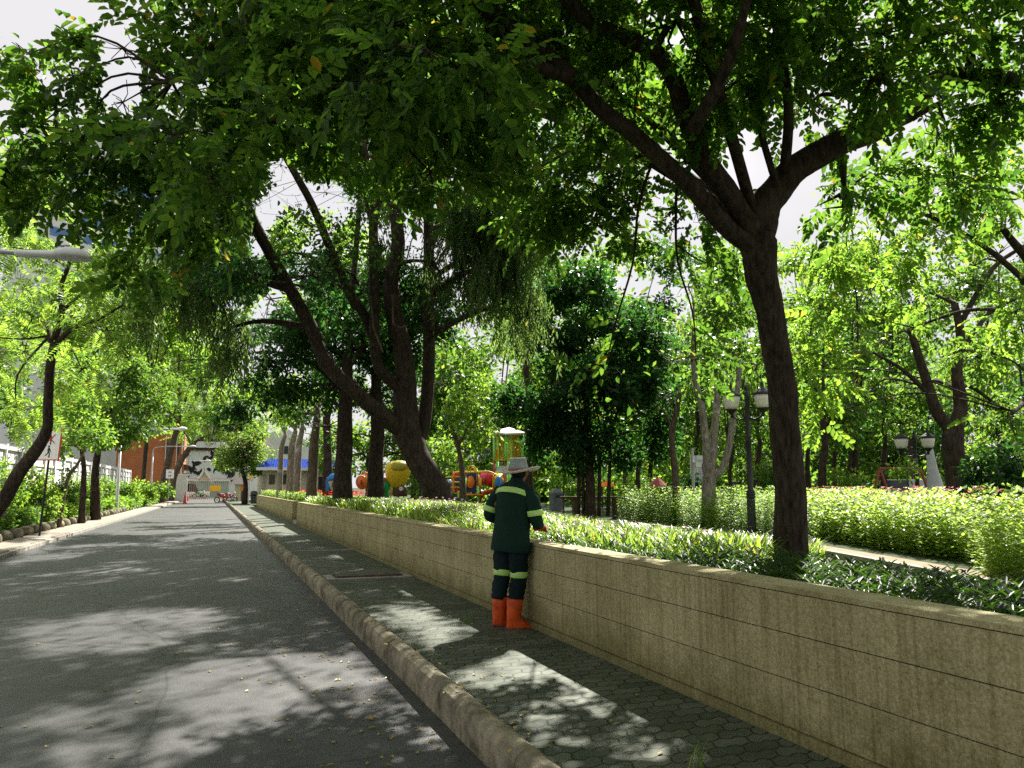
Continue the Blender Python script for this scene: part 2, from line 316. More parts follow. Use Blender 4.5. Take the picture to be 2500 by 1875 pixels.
# ------------------------------------------------------------------ foliage
def L6(base, d, n, L, Wd, fold=.25):
    """one leaf of two folded quads: base point, direction, up normal"""
    d = d/np.linalg.norm(d); sd = np.cross(n, d); sd /= np.linalg.norm(sd)+1e-9; nn = np.cross(d, sd)
    p = lambda a, b, h: base+d*a*L+sd*b*Wd+nn*h*Wd
    return [p(0, 0, 0), p(.35, -.5, fold), p(.75, -.38, fold*.6), p(1, 0, -.15), p(.75, .38, fold*.6), p(.35, .5, fold)]
def L4(base, d, n, L, Wd):
    d = d/np.linalg.norm(d); sd = np.cross(n, d); sd /= np.linalg.norm(sd)+1e-9
    return [base, base+d*L*.45-sd*Wd*.5, base+d*L, base+d*L*.45+sd*Wd*.5]
def rv(s=1.): return R.normal(size=3)*s
def spray(kind, sc=1.):
    out_ = []; up = np.array([0, 0, 1.])
    if kind == 'pinnate':
        L = .26; x = np.array([1., 0, 0])
        for i in range(6):
            t = (i+1)/6.5; p = np.array([L*t, 0, -.09*t*t])
            for sgn in (-1, 1):
                d = np.array([.45+.3*t, sgn*(1-.2*t), -.35-.2*R.random()])+rv(.12); out_.append(L6(p, d, up+rv(.3), .078*(1-.15*abs(t-.6))*R.uniform(.8, 1.1), .040))
        out_.append(L6(np.array([L, 0, -.09]), np.array([1, 0, -.6]), up+rv(.2), .085, .042))
    elif kind == 'fern':
        L = .42
        for i in range(11):
            t = (i+.6)/11; p = np.array([L*t, 0, .05*t-.16*t*t])
            w = math.sin(math.pi*min(1, t*.8+.15))
            for sgn in (-1, 1):
                d = np.array([.42, sgn, -.18])+rv(.06); out_.append(L4(p, d, up+rv(.25), .13*w+.03, .030))
    elif kind == 'weep':
        ph = R.uniform(0, 6); 
        for i in range(26):
            t = i/26; p = np.array([.10*t+.03*math.sin(ph+4*t), .03*math.cos(ph+5*t), -.75*t])
            a = i*2.4; d = np.array([.5*math.cos(a), .5*math.sin(a), -1.]); out_.append(L4(p, d, rv(), .11, .030))
    elif kind == 'clump':
        for i in range(14):
            v = rv(); v /= np.linalg.norm(v); p = v*.16*R.random()**.4; d = v+np.array([.2, 0, -.5])
            out_.append(L4(p, d, up+rv(.5), .15, .075))
    elif kind == 'big':
        for i in range(7):
            a = i*2.4; v = np.array([math.cos(a)*.9+.3, math.sin(a), .3-.1*i]); p = np.array([.03*i, 0, 0]); out_.append(L6(p, v+np.array([0, 0, -.35]), up+rv(.3), .17, .062))
    a = np.array(out_)*sc; return a
FACES = {6: [(0, 1, 2, 3), (0, 3, 4, 5)], 4: [(0, 1, 2, 3)]}
TPL = {k: [spray(k) for _ in range(6)] for k in ('pinnate', 'fern', 'weep', 'clump', 'big')}
LEAF_AREA = {'pinnate': .0021, 'fern': .0019, 'weep': .0016, 'clump': .0056, 'big': .0065}

# sky seen between the crowns (photo outlines) and sunlit patches on ground / planting: the crowns are thinned there
GAPS = [
 [(640,395),(700,370),(760,440),(835,430),(868,500),(850,530),(700,505),(670,560),(605,600),(622,500),(650,450)],
 [(660,560),(700,500),(640,450),(625,540),(600,640),(640,640)],
 [(245,70),(320,50),(352,180),(350,250),(300,300),(250,260)], [(0,0),(135,0),(150,70),(60,130),(0,110)], [(480,190),(520,180),(510,240),(480,240)], [(1020,180),(1050,170),(1060,210),(1030,220)],
 [(20,20),(110,70),(115,125),(60,90)], [(0,100),(60,60),(30,0),(0,0)],
 [(1190,870),(1270,880),(1262,900),(1228,965),(1200,930)],
 [(1965,455),(2003,475),(1998,560),(1955,530)], [(2400,600),(2500,560),(2500,645),(2420,650)],
 [(1812,475),(1852,468),(1850,500),(1832,512)], [(1760,580),(1820,600),(1815,630),(1780,610)],
 [(1545,520),(1590,500),(1600,540),(1560,560)], [(870,330),(915,330),(905,420),(880,410)]]
CLEAR = [([(15,590),(225,590),(225,665),(15,655)], 10.6, .97), ([(600,500),(690,420),(900,470),(1100,540),(1120,800),(1080,1080),(900,1080),(680,820)], 20.3, .85),
 ([(1520,1000),(2500,1000),(2500,1180),(1520,1180)], 9, .9), ([(1195,1025),(1290,1025),(1290,1210),(1080,1210),(1080,1140),(1195,1140)], 37.5, .93)]
def toground(poly, z): return [tuple(Zp(x, y, z)[:2]) for x, y in poly]
LIT = [(z, toground(p, z)) for z, p in [
 (-.12, [(0,1530),(250,1500),(400,1480),(560,1485),(570,1520),(400,1590),(250,1600),(0,1625)]),
 (-.12, [(270,1670),(330,1640),(560,1590),(700,1585),(900,1590),(965,1665),(880,1680),(700,1740),(500,1760),(350,1750),(240,1720)]),
 (-.12, [(90,1720),(200,1700),(280,1760),(230,1810),(120,1830),(0,1800),(0,1760)]),
 (-.12, [(230,1850),(420,1790),(500,1780),(480,1820),(300,1875)]),
 (-.12, [(560,1870),(600,1830),(660,1825),(680,1875)]),
 (-.12, [(0,1420),(140,1415),(60,1435),(0,1440)]), (-.12, [(60,1352),(270,1343),(200,1362),(60,1372)]),
 (-.12, [(430,1306),(640,1298),(655,1316),(600,1322)]), (-.12, [(330,1266),(620,1256),(625,1274),(380,1276)]),
 (-.12, [(380,1200),(620,1215),(620,1250),(300,1262)]), (0, [(0,1375),(100,1300),(380,1235),(420,1235),(200,1300),(0,1395)]),
 (0, [(905,1500),(960,1465),(1010,1475),(1100,1500),(1176,1544),(1080,1572),(1060,1600),(1020,1600),(960,1540)]),
 (0, [(1050,1640),(1180,1610),(1240,1580),(1320,1620),(1405,1672),(1250,1690),(1150,1700),(1090,1680)]),
 (0, [(1560,1800),(1640,1790),(1660,1860),(1580,1860)]), (0, [(1260,1810),(1320,1800),(1330,1840),(1280,1850)]),
 (0, [(640,1280),(705,1280),(735,1300),(680,1310)]), (0, [(590,1240),(640,1240),(665,1258),(610,1260)]),
 (.1, [(850,1470),(960,1540),(1160,1720),(1100,1740),(880,1560)]),
 (.9, [(1330,1228),(1450,1222),(1640,1225),(1700,1325),(1500,1345),(1330,1320)]),
 (.9, [(1180,1222),(1260,1225),(1260,1300),(1150,1270)]),
 ]]+[(1.6, [tuple(D(a, 1190, c)[:2]) for a, c in ((1080, 35), (1295, 35), (1300, 47), (1080, 47))]), (1.6, [tuple(D(a, 1190, c)[:2]) for a, c in ((870, 29), (1000, 29), (1000, 36), (870, 36))]), (1.0, [(10.5, 11.5), (9.3, 6.2), (14.5, 8.5), (16.5, 16)])]
def cull(P, gaps=True, lit=True, q=.93):
    keep = np.ones(len(P), bool); x, y, d = project(P); u = R.random(len(P)) < .974
    u2 = R.random(len(P)) < .985; nx = x+R.normal(size=len(P))*9; ny = y+R.normal(size=len(P))*9
    if gaps:
        for g in GAPS: keep &= ~(inpoly(nx, ny, g) & u2 & (d > 0))
        for g, dm, q2 in CLEAR: keep &= ~(inpoly(nx, ny, g) & (d > 0) & (d < dm) & (R.random(len(P)) < q2))
    if lit:
        jx = R.normal(size=len(P))*.08+.16*np.sin(P[:, 1]*3.1+P[:, 2]*2.3); jy = R.normal(size=len(P))*.09+.18*np.sin(P[:, 0]*2.7+P[:, 2]*3.7)
        for z, g in LIT:
            k = P[:, 2]-z; sx = P[:, 0]-SUN[0]*k+jx; sy = P[:, 1]-SUN[1]*k+jy; keep &= ~(inpoly(sx, sy, g) & (k > .6) & u)
    return keep
def sprays_mesh(name, pos, dirs, kind, scale, m, parent=None, roll=.5, gaps=True, lit=True):
    """place one spray per position, pointing along dirs (weeping strands hang straight down)"""
    N = len(pos); t = TPL[kind]; K = t[0].shape[1]; nl = min(a.shape[0] for a in t)
    T = np.array([a[:nl] for a in t])                      # (6, nl, K, 3)
    idx = R.integers(0, len(t), N)
    dirs = dirs/np.linalg.norm(dirs, axis=1, keepdims=True)
    if kind == 'weep':
        a = R.uniform(0, 6.28, N); X = np.stack([np.cos(a), np.sin(a), 0*a], 1); Zx = np.tile([0, 0, 1.], (N, 1))+R.normal(size=(N, 3))*.12
        Zx /= np.linalg.norm(Zx, axis=1, keepdims=True); Y = np.cross(Zx, X); Y /= np.linalg.norm(Y, axis=1, keepdims=True); X = np.cross(Y, Zx)
    else:
        X = dirs; up = np.tile([0, 0, 1.], (N, 1))+R.normal(size=(N, 3))*roll
        Y = np.cross(up, X); Y /= np.linalg.norm(Y, axis=1, keepdims=True)+1e-9; Zx = np.cross(X, Y)
    Rm = np.stack([X, Y, Zx], 2)                             # columns
    sc = scale*R.uniform(.62, 1.32, N)
    V = np.einsum('nij,nlkj->nlki', Rm, T[idx])*sc[:, None, None, None]+pos[:, None, None, :]
    V = V.reshape(-1, K, 3)
    keep = cull(V.mean(1), gaps, lit); V = V[keep]
    o0 = parent_origin(parent) if parent is not None else 0
    V = V-o0; n = len(V); f = np.array(FACES[K]); F = (np.arange(n)[:, None, None]*K+f[None]).reshape(-1, 4)
    me = mesh_np(name, V.reshape(-1, 3), F); me.materials.append(M[m]); o = bpy.data.objects.new(name, me); COL.objects.link(o)
    if parent is not None: o.parent = parent
    return o
def blob_points(blobs, kind, scale, layers, sub=.3):
    """blobs: (centre xyz, rx, ry, rz); leaves gather in sub-clumps so that light gets between them"""
    nl = min(a.shape[0] for a in TPL[kind]); PP, DD, hubs = [], [], []
    for c, rx, ry, rz in blobs:
        area = math.pi*(rx+ry)/2*rz; N = int(max(6, layers*area/(LEAF_AREA[kind]*nl*scale*scale)))
        sr = max(.12, sub*min(rx, ry, rz)); ns = max(4, int(1.1*(rx*ry*rz)**(1/3.)/sr)**2*2)
        v = R.normal(size=(ns, 3)); v /= np.linalg.norm(v, axis=1, keepdims=True); h = v*(R.random((ns, 1))**.45)*np.array([rx, ry, rz])*.88
        pick = R.integers(0, ns, N); p = h[pick]+R.normal(size=(N, 3))*sr*np.array([1, 1, .75])*.62
        d = (p-h[pick])/sr*.8+h[pick]/np.array([rx, ry, rz])*.7+R.normal(size=(N, 3))*.35; d[:, 2] -= .25
        PP.append(p+c); DD.append(d); hubs.append((np.asarray(c), h[:min(ns, 9)]+c))
    return np.concatenate(PP), np.concatenate(DD), hubs
def make_tree(label, base, limbs, blobs, leaf, kind='clump', scale=1., layers=3.2, bark='bark_dark', r0=.25, group=None, name='tree', cat='tree', sub=.3, sides=8, extra=None, twigs=True, lit=True, gaps=True):
    """limbs: list of (points, radii); the first one is the trunk, the others are limb parts"""
    root = thing(name, label, cat, base, group)
    nodes_ = []
    for i, (pts, rr) in enumerate(limbs):
        k = 6 if i < 4 else 4; p, r = smooth_path(pts, rr, k)
        b = MB().tube(p, r, sides if i else sides+4, wob=.05)
        b.build('trunk' if i == 0 else 'limb', bark, root, smooth=True)
        if i or len(limbs) == 1: nodes_ += [(q, rr_) for q, rr_ in zip(p[2 if i else len(p)//2:], r[2 if i else len(p)//2:])]
    P, Dd, hubs = blob_points(blobs, kind, scale, layers, sub)
    if twigs and nodes_:
        if name == 'shade_tree': nodes_ = [q for q in nodes_ if np.linalg.norm(q[0]-fk) > .9]
        NP = np.array([n[0] for n in nodes_]); tw = MB()
        for c, hs in hubs:
            j = int(np.argmin(np.linalg.norm(NP-c, axis=1)+np.maximum(0, NP[:, 2]-c[2])*.7)); a = NP[j]; r = min(nodes_[j][1]*.6, .05+.02*np.linalg.norm(c-a)); mid = (a+c)/2+np.array([0, 0, .1*np.linalg.norm(c-a)])+R.normal(size=3)*.06*np.linalg.norm(c-a)
            pp, qq = smooth_path([a, mid, c], [r, r*.7, r*.4], 4); tw.tube(pp, qq, 5, cap=False)
            for h in hs: tw.tube([c, (c+h)/2+R.normal(size=3)*.05, h], [r*.4, r*.26, .004], 4, cap=False)
        tw.build('branches', bark, root, smooth=True)
    sprays_mesh('crown', P, Dd, kind, scale, leaf, root, gaps=gaps, lit=lit)
    if extra: extra(root)
    return root
def B(px, py, c, rpx, rpz=None, ry=None):
    """blob from photo position, depth and outline radii in photo pixels"""
    rx = rpx*c/1880; rz = (rpz or rpx)*c/1880; return (D(px, py, c), rx, ry if ry else (rx+rz)/2, rz)
def limb(c, pts, w):
    """pts in photo pixels; c depth or (c0,c1); w pixel widths at both ends"""
    c0, c1 = (c, c) if not hasattr(c, '__len__') else c; n = len(pts); P_, r_ = [], []
    for i, (x, y) in enumerate(pts):
        t = i/(n-1); cc = c0*(1-t)+c1*t; P_.append(D(x, y, cc)); r_.append((w[0]*(1-t)+w[1]*t)/2*cc/1880)
    return (P_, r_)
# ================================================================== SETTING
RZ, WX, WT = -.12, 3.06, .836          # road level, wall face, wall top
def sheet(name, x0, x1, y0, y1, z, m, kind='structure'):
    me = bpy.data.meshes.new(name); me.from_pydata([(x0,y0,z),(x1,y0,z),(x1,y1,z),(x0,y1,z)], [], [(0,1,2,3)]); me.materials.append(M[m])
    o = bpy.data.objects.new(name, me); COL.objects.link(o); return tag(o, kind=kind)
sheet('ground', -700, 700, -300, 900, -.16, 'grass_ground')
def XL(y): return -4.0+max(0., (y-22)/63.)*1.35
def ribbon(name, f0, f1, y0, y1, z0, z, m, step=3.):
    n = int((y1-y0)/step)+1; ys = np.linspace(y0, y1, n); rings = [[(f0(y), y, z0), (f1(y), y, z0), (f1(y), y, z), (f0(y), y, z)] for y in ys]
    return tag(MB().loft(rings).build(name, m), kind='structure')
ribbon('road', XL, lambda y: 1.5, -12, 92, RZ-.03, RZ, 'asphalt')
sheet('road_crossing', -30, 30, 92, 106, RZ-.004, 'asphalt')
b = MB().box((1.62, -12, -.15), (WX+.02, 92, 0)); tag(b.build('pavement', 'pavers'), kind='structure')
ribbon('footpath', lambda y: XL(y)-.95, lambda y: XL(y)-.12, -12, 84, -.15, -.01, 'path_left')
b = MB()
y = -12
while y < 84: b.loft([[(XL(q)-.115, q, -.15), (XL(q)+.0, q, -.15), (XL(q)+.0, q, -.035), (XL(q)-.115, q, -.035)] for q in (y, y+1.18)]); y += 1.2
tag(b.build('footpath_edge', 'concrete'), kind='structure')
# rounded, mossy kerb of separate lengths
b = MB(); y = -8.
while y < 90:
    L = rnd.choice([.92, 1.0, 1.0, 1.05]); j = rnd.uniform(-.006, .006); ring = []
    prof = [(-.072, -.13), (-.078, -.02), (-.074, .03), (-.055, .066), (-.015, .090), (.03, .090), (.075, .064), (.10, .02), (.105, -.03)]
    for yy, k in ((y+.004, .93), (y+.02, 1), (y+L-.02, 1), (y+L-.004, .93)):
        ring.append([(1.57+j+px_*k, yy, (pz if pz < 0 else pz*k)+j*.5) for px_, pz in prof])
    b.loft(ring); y += L
tag(b.build('kerb', 'kerb', smooth=False), kind='structure')
# concrete cross strips in the pavement + drain slab
for yy, w in ((17.6, .12), (23.5, .14), (33, .16), (42, .18)):
    b = MB().box((1.69, yy, -.1), (WX-.03, yy+w, .012)); tag(b.build('pavement_strip', 'concrete'), kind='structure')
dr = thing('drain_cover', 'long grey concrete drain slab across the pavement between kerb and planter wall', 'drain cover', (2.4, 12.3, 0))
MB().box((1.72, 11.98, -.05), (3.02, 12.10, .022)).box((1.72, 12.10, -.05), (1.86, 12.62, .022)).box((2.9, 12.10, -.05), (3.02, 12.62, .022)).build('frame', 'concrete', dr)
MB().box((1.88, 12.12, -.05), (2.88, 12.58, .05)).build('slab', mat('slab', (.10, .09, .07), .9, .3, 6, .4, 50), dr)
# ---- planter walls: real courses with sunk joints, coping on top
def planter(x0, y0, y1, label, back=.22):
    t = thing('planter_wall', label, 'wall', (x0, (y0+y1)/2, 0))
    zs = [(-.05, .062), (.068, .322), (.328, .574), (.580, .800)]
    for i, (a, c) in enumerate(zs):
        m_ = MB(); y = y0
        off = -.018 if i == 0 else 0
        m_.box((x0+off, y0, a), (x0+back, y1, c)); m_.build('stone_course', 'stone', t)
    MB().box((x0+.012, y0+.01, -.05), (x0+back-.01, y1-.01, .80)).build('core', 'gap_dark', t)
    MB().box((x0-.006, y0-.004, .806), (x0+back+.03, y1+.004, WT)).build('coping', 'stone_top', t)
    return t
planter(WX+.03, -6, 29.9, 'long low beige stone planter wall the worker leans on')
planter(WX+.03, 31.6, 56, 'shorter beige stone planter wall beyond the gap, with red flowers on top')
wb = thing('wall_return', 'recessed stone return in the gap between the two planter walls', 'wall', (3.6, 30.7, 0)); 
MB().box((3.62, 29.9, -.05), (3.84, 31.6, .80)).build('stone_face', 'stone', wb); MB().box((3.60, 29.88, .806), (3.87, 31.62, WT)).build('coping', 'stone_top', wb)
MB().box((3.10, 30.0, 0), (3.62, 31.5, .13)).build('step', 'concrete', wb)
# ---- planting bed (soil rises slightly) and park ground behind
def soil_z(x, y):
    f = np.clip((y-9)/8, 0, 1); g = .54+.20*f*f*(3-2*f)
    k = np.clip((x-5.2)/2.2, 0, 1); return g*(1-k)+.26*k
xs = np.linspace(3.2, 7.6, 23); ys = np.concatenate([np.linspace(-6, 30, 73), np.linspace(31, 58, 28)])
V = [(x, y, float(soil_z(x, y))) for y in ys for x in xs]; n = len(xs)
F = [(j*n+i, j*n+i+1, (j+1)*n+i+1, (j+1)*n+i) for j in range(len(ys)-1) for i in range(n-1)]
me = mesh_np('planting_bed', V, F); me.materials.append(M['soil']); o = bpy.data.objects.new('planting_bed', me); COL.objects.link(o); tag(o, kind='structure')
sheet('park_ground', 7.2, 260, -10, 240, .29, 'grass_ground')
# tan garden path along the bed
p1, p2, p3 = Zp(2700, 1470, .3), Zp(1970, 1338, .3), Zp(1600, 1286, .3)
def strip(name, pts, w, z, m, h=.0):
    b = MB(); P_ = [np.array(p[:2]) for p in pts]; rings = []
    for i, p in enumerate(P_):
        t = P_[min(i+1, len(P_)-1)]-P_[max(i-1, 0)]; t /= np.linalg.norm(t); nn = np.array([t[1], -t[0]])
        a, c = p-nn*w/2, p+nn*w/2; rings.append([(a[0], a[1], z-.1), (c[0], c[1], z-.1), (c[0], c[1], z), (a[0], a[1], z)])
    b.loft(rings); return tag(b.build(name, m), kind='structure')
strip('garden_path', [p1, p2, p3, Zp(1300, 1262, .3)], .75, .335, 'path_tan')
strip('path_edging', [p1+np.array([-.9, -.3, 0]), p2+np.array([-.85, -.2, 0]), p3+np.array([-.8, -.3, 0])], .12, .46, 'concrete')

# ================================================================== GROUND PLANTING (stuff)
def blades(name, n, xr, yr, zf, H, Wd, m, label, dens=None, pal=None):
    x = R.uniform(*xr, n); y = R.uniform(*yr, n)
    if dens is not None: k = R.random(n) < dens(x, y); x, y = x[k], y[k]
    n = len(x); z = zf(x, y); a = R.uniform(0, 6.28, n); h = H*R.uniform(.6, 1.25, n); w = Wd*R.uniform(.7, 1.2, n); lean = R.uniform(.15, .75, n)*h
    dx, dy = np.cos(a), np.sin(a); sx, sy = -dy, dx; out_ = []
    for t, ww in ((0, .6), (.45, 1), (.8, .7), (1, .06)):
        cx = x+dx*lean*t**1.8; cy = y+dy*lean*t**1.8; cz = z+h*(t-.32*t**3)
        out_.append(np.stack([cx-sx*w*ww/2, cy-sy*w*ww/2, cz], 1)); out_.append(np.stack([cx+sx*w*ww/2, cy+sy*w*ww/2, cz], 1))
    V = np.stack(out_, 1).reshape(-1, 3); f = np.array([(0,1,3,2),(2,3,5,4),(4,5,7,6)]); F = (np.arange(n)[:, None, None]*8+f[None]).reshape(-1, 4)
    me = mesh_np(name, V, F); me.materials.append(M[m]); o = bpy.data.objects.new(name, me); COL.objects.link(o); return tag(o, label, kind='stuff')
def stalks(name, pts, H, leafL, leafW, m, label, nl=7, kind='stuff', spread=.5, cat=None, K=4, drop=.35, stem=True):
    """upright stems with opposite leaves"""
    LV = []; n = len(pts); T = []
    for v in range(10):
        q = []
        for i in range(nl):
            t = (i+1.)/nl; a = i*1.57+R.uniform(-.3, .3)
            for s in (0, math.pi):
                d = np.array([math.cos(a+s), math.sin(a+s), .55-drop*2*(1-t)+R.uniform(-.2, .2)]); base = np.array([0, 0, t])
                nrm = np.array([0, 0, 1.])+rv(.25)
                lf = L6(np.zeros(3), d, nrm, leafL*R.uniform(.7, 1.1), leafW) if K == 6 else L4(np.zeros(3), d, nrm, leafL*R.uniform(.7, 1.1), leafW)
                q.append((base, np.array(lf)))
        T.append(q)
    for p in pts:
        q = T[R.integers(0, 10)]; h = H*R.uniform(.55, 1.28); ln = R.normal(size=2)*.12*h; a = R.uniform(0, 6.28); ca, sa = math.cos(a), math.sin(a)
        Rz = np.array([[ca, -sa, 0], [sa, ca, 0], [0, 0, 1]])
        for base, lf in q:
            LV.append(lf@Rz.T+np.array([p[0]+ln[0]*base[2]**2, p[1]+ln[1]*base[2]**2, p[2]+h*base[2]]))
    V = np.array(LV); n2 = len(V); f = np.array(FACES[K]); F = (np.arange(n2)[:, None, None]*K+f[None]).reshape(-1, 4)
    me = mesh_np(name, V.reshape(-1, 3), F); me.materials.append(M[m]); o = bpy.data.objects.new(name, me); COL.objects.link(o)
    return tag(o, label, cat, kind=kind) if label else o
# long-bladed grass plants behind the wall
blades('bed_grass', 17000, (3.36, 6.4), (7.2, 20), soil_z, .44, .022, 'blade', 'long bladed green border grass filling the planter bed', lambda x, y: (y > 8.2+R.normal(size=len(x))*.5))
blades('far_bed_grass', 9000, (3.36, 7.4), (20, 29.8), soil_z, .42, .030, 'blade', 'border grass at the foot of the dark leaning tree trunks')
blades('right_bed_grass', 12000, (3.8, 8.6), (5.8, 15), lambda x, y: soil_z(x, y), .50, .020, 'blade', 'sunny pale green grass plants between the worker and the lamp post', lambda x, y: (x > 4.0+R.normal(size=len(x))*.15) & (x-3.8 < (y-5.2)*1.2))
# dark leafy ground cover near the camera
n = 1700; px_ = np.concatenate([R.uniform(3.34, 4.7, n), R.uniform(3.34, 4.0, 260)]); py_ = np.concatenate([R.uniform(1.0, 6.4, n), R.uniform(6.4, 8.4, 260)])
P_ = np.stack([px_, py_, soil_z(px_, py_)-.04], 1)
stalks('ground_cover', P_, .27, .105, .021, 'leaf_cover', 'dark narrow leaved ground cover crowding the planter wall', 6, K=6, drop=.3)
n = 500; px_ = R.uniform(4.6, 6.4, n); py_ = R.uniform(2.5, 8.5, n)
stalks('sparse_ground_cover', np.stack([px_, py_, soil_z(px_, py_)-.05], 1), .22, .12, .026, 'leaf_cover', 'thinner dark ground cover on the far side of the bed under the big tree', 6, K=6)
def dots(name, pts, r, m, label):
    V = []; 
    for p in pts:
        for k in range(4):
            a = R.uniform(0, 6.28); d = np.array([math.cos(a), math.sin(a), .3]); V.append(L4(np.array(p), d, np.array([0, 0, 1.])+rv(.4), r, r*.8))
    V = np.array(V); F = np.arange(len(V)*4).reshape(-1, 4); me = mesh_np(name, V.reshape(-1, 3), F); me.materials.append(M[m]); o = bpy.data.objects.new(name, me); COL.objects.link(o)
    return tag(o, label, kind='stuff')
n = 420; x = R.uniform(3.5, 6.5, n); y = R.uniform(7.5, 19, n); dots('pale_blossoms', np.stack([x, y, soil_z(x, y)+R.uniform(.28, .42, n)], 1), .035, 'petal_pale', 'small pale pink blossoms scattered among the bed grass')
n = 26; x = R.uniform(3.4, 5.5, n); y = R.uniform(8, 20, n); dots('violet_blossoms', np.stack([x, y, soil_z(x, y)+.34], 1), .04, 'petal_violet', 'few small violet blossoms in the bed grass')
# clipped green and red flowers on the far planter
n = 2600; x = R.uniform(3.35, 4.3, n); y = R.uniform(31.8, 55, n)
stalks('far_bed_plants', np.stack([x, y, np.full(n, .72)], 1), .34, .13, .05, 'leaf_hedge', 'clipped green bedding plants on the far planter', 5)
n = 900; x = R.uniform(3.5, 6.5, n); y = np.where(R.random(n) < .5, R.uniform(33, 37, n), R.uniform(41, 55, n)); dots('red_flowers', np.stack([x, y, R.uniform(1.0, 1.2, n)], 1), .09, 'petal_red', 'orange red flowers on the far planter')
# golden shrubs beyond the garden path, plus mid green shrubs to their left
def shrub_field(name, corners, n, H, m, label, z=.3, nl=11, L=.085, W_=.045):
    c = np.array([q[:2] for q in corners]); u = R.random(n); v = R.random(n)
    P = (c[0]*(1-u)[:, None]+c[1]*u[:, None])*(1-v)[:, None]+(c[3]*(1-u)[:, None]+c[2]*u[:, None])*v[:, None]
    dip = .34*np.exp(-v/.07)+.13*(1+np.sin(P[:, 0]*2.3+1.3*np.sin(P[:, 1]*1.7)))*R.random(n)
    return stalks(name, np.column_stack([P, z-dip*H]), H, L, W_, m, label, nl), P
gA, gB = Zp(1995, 1318, .3), Zp(2560, 1405, .3)
gf = lambda p, k: np.array([p[0]+k*.65, p[1]+k*.75, .3])
o, GP = shrub_field('golden_shrubs', [gA, gB, gf(gB, 5.5), gf(gA, 5.5)], 1900, .84, 'leaf_gold', 'bright yellow green shrub bed behind the big trunk at the right', L=.12, W_=.055)
shrub_field('golden_shrub_corner', [Zp(2380, 1425, .3), Zp(2560, 1450, .3), gB, Zp(2420, 1385, .3)], 330, .9, 'leaf_gold', 'yellow green shrubs spilling over the path at the right edge')
k = R.random(len(GP)) < .12; dots('shrub_flowers', np.column_stack([GP[k], .3+R.uniform(.85, 1.1, k.sum())]), .05, 'petal', 'pink red flower tips on the golden shrubs')
gC, gD = Zp(1500, 1276, .3), Zp(1990, 1318, .3)
shrub_field('green_shrubs', [gC, gD, gf(gD, 6), gf(gC, 5)], 2900, .88, 'leaf_hedge', 'mid green shrubs around the foot of the double lamp post')

# ================================================================== TREES
# -- big shade tree at the right with its fork, reaching over the road
A0 = at_ground(1932, 8.5, .3)
trunkA = ([A0, D(1932, 1350, 8.5), D(1928, 1200, 8.5), D(1915, 1020, 8.5), D(1900, 880, 8.45), D(1878, 760, 8.4), D(1858, 660, 8.4), D(1850, 590, 8.35), D(1852, 545, 8.35)], [.25, .195, .168, .158, .150, .150, .175, .20, .15])
fk = D(1850, 560, 8.35)
UPL = [(fk, fk+[-2, -1.5, 2.2], fk+[-4, -4, 3.4], fk+[-5.5, -7, 3.8]), (fk, fk+[-.6, 1.8, 1.6], fk+[-1.6, 3.6, 2.9], fk+[-3.0, 5.2, 3.6]), (fk, fk+[.1, 2.2, 1.8], fk+[.3, 4.6, 3.0], fk+[.2, 7.0, 3.4]), (fk, fk+[-1.6, .6, 1.8], fk+[-3.2, 1.6, 3.2], fk+[-4.6, 2.6, 3.9])]
limbsA = [trunkA,
 limb((8.35, 7.4), [(1850,610),(1815,586),(1777,560),(1734,510),(1653,423),(1544,326),(1463,262),(1381,174),(1300,108),(1190,60)], (48, 36)),
 limb((8.35, 7.2), [(1850,590),(1822,545),(1788,488),(1724,391),(1690,326),(1653,217),(1615,141),(1544,100),(1436,49),(1370,-20)], (58, 34)),
 limb((8.35, 8.6), [(1850,570),(1868,505),(1900,458),(1955,402),(2060,345),(2168,300),(2225,250),(2300,190),(2400,190),(2560,205)], (84, 36)),
 limb((8.3, 7.8), [(1895,450),(1862,340),(1850,260),(1862,160),(1840,60)], (18, 10)),
 limb((8.3, 7.6), [(1915,420),(1925,280),(1912,150),(1880,0),(1870,-80)], (26, 16)),
 limb((8.5, 9.4), [(2120,320),(2200,300),(2290,255),(2380,230),(2480,260)], (20, 9)),
 limb((8.4, 8.0), [(2080,335),(2130,220),(2200,110),(2260,-40)], (30, 20)),
 limb((7.4, 6.9), [(1400,190),(1250,150),(1100,120),(960,150),(820,210),(700,280),(600,350)], (34, 12)),
 limb((7.3, 7.2), [(1300,108),(1180,20),(1000,-30),(800,0),(600,60),(420,200)], (34, 14)),
 limb((7.2, 6.5), [(1690,320),(1780,150),(1850,-100)], (36, 20)),
  limb((8.9, 10), [(1653,423),(1650,520),(1655,640),(1690,760),(1700,860)], (8, 3)), limb((8.7, 9.9), [(1600,372),(1560,500),(1545,640),(1505,780),(1480,890)], (8, 3)), limb((9, 10.3), [(1655,600),(1720,640),(1800,640)], (5, 2)),
 ([np.array(q) for q in UPL[0]], [.065, .05, .04, .02]), ([np.array(q) for q in UPL[1]], [.07, .055, .04, .02]), ([np.array(q) for q in UPL[2]], [.065, .05, .04, .02]), ([np.array(q) for q in UPL[3]], [.065, .05, .04, .02]),
 limb((8.0, 7.6), [(1582,0),(1562,160),(1547,290)], (5, 4))]
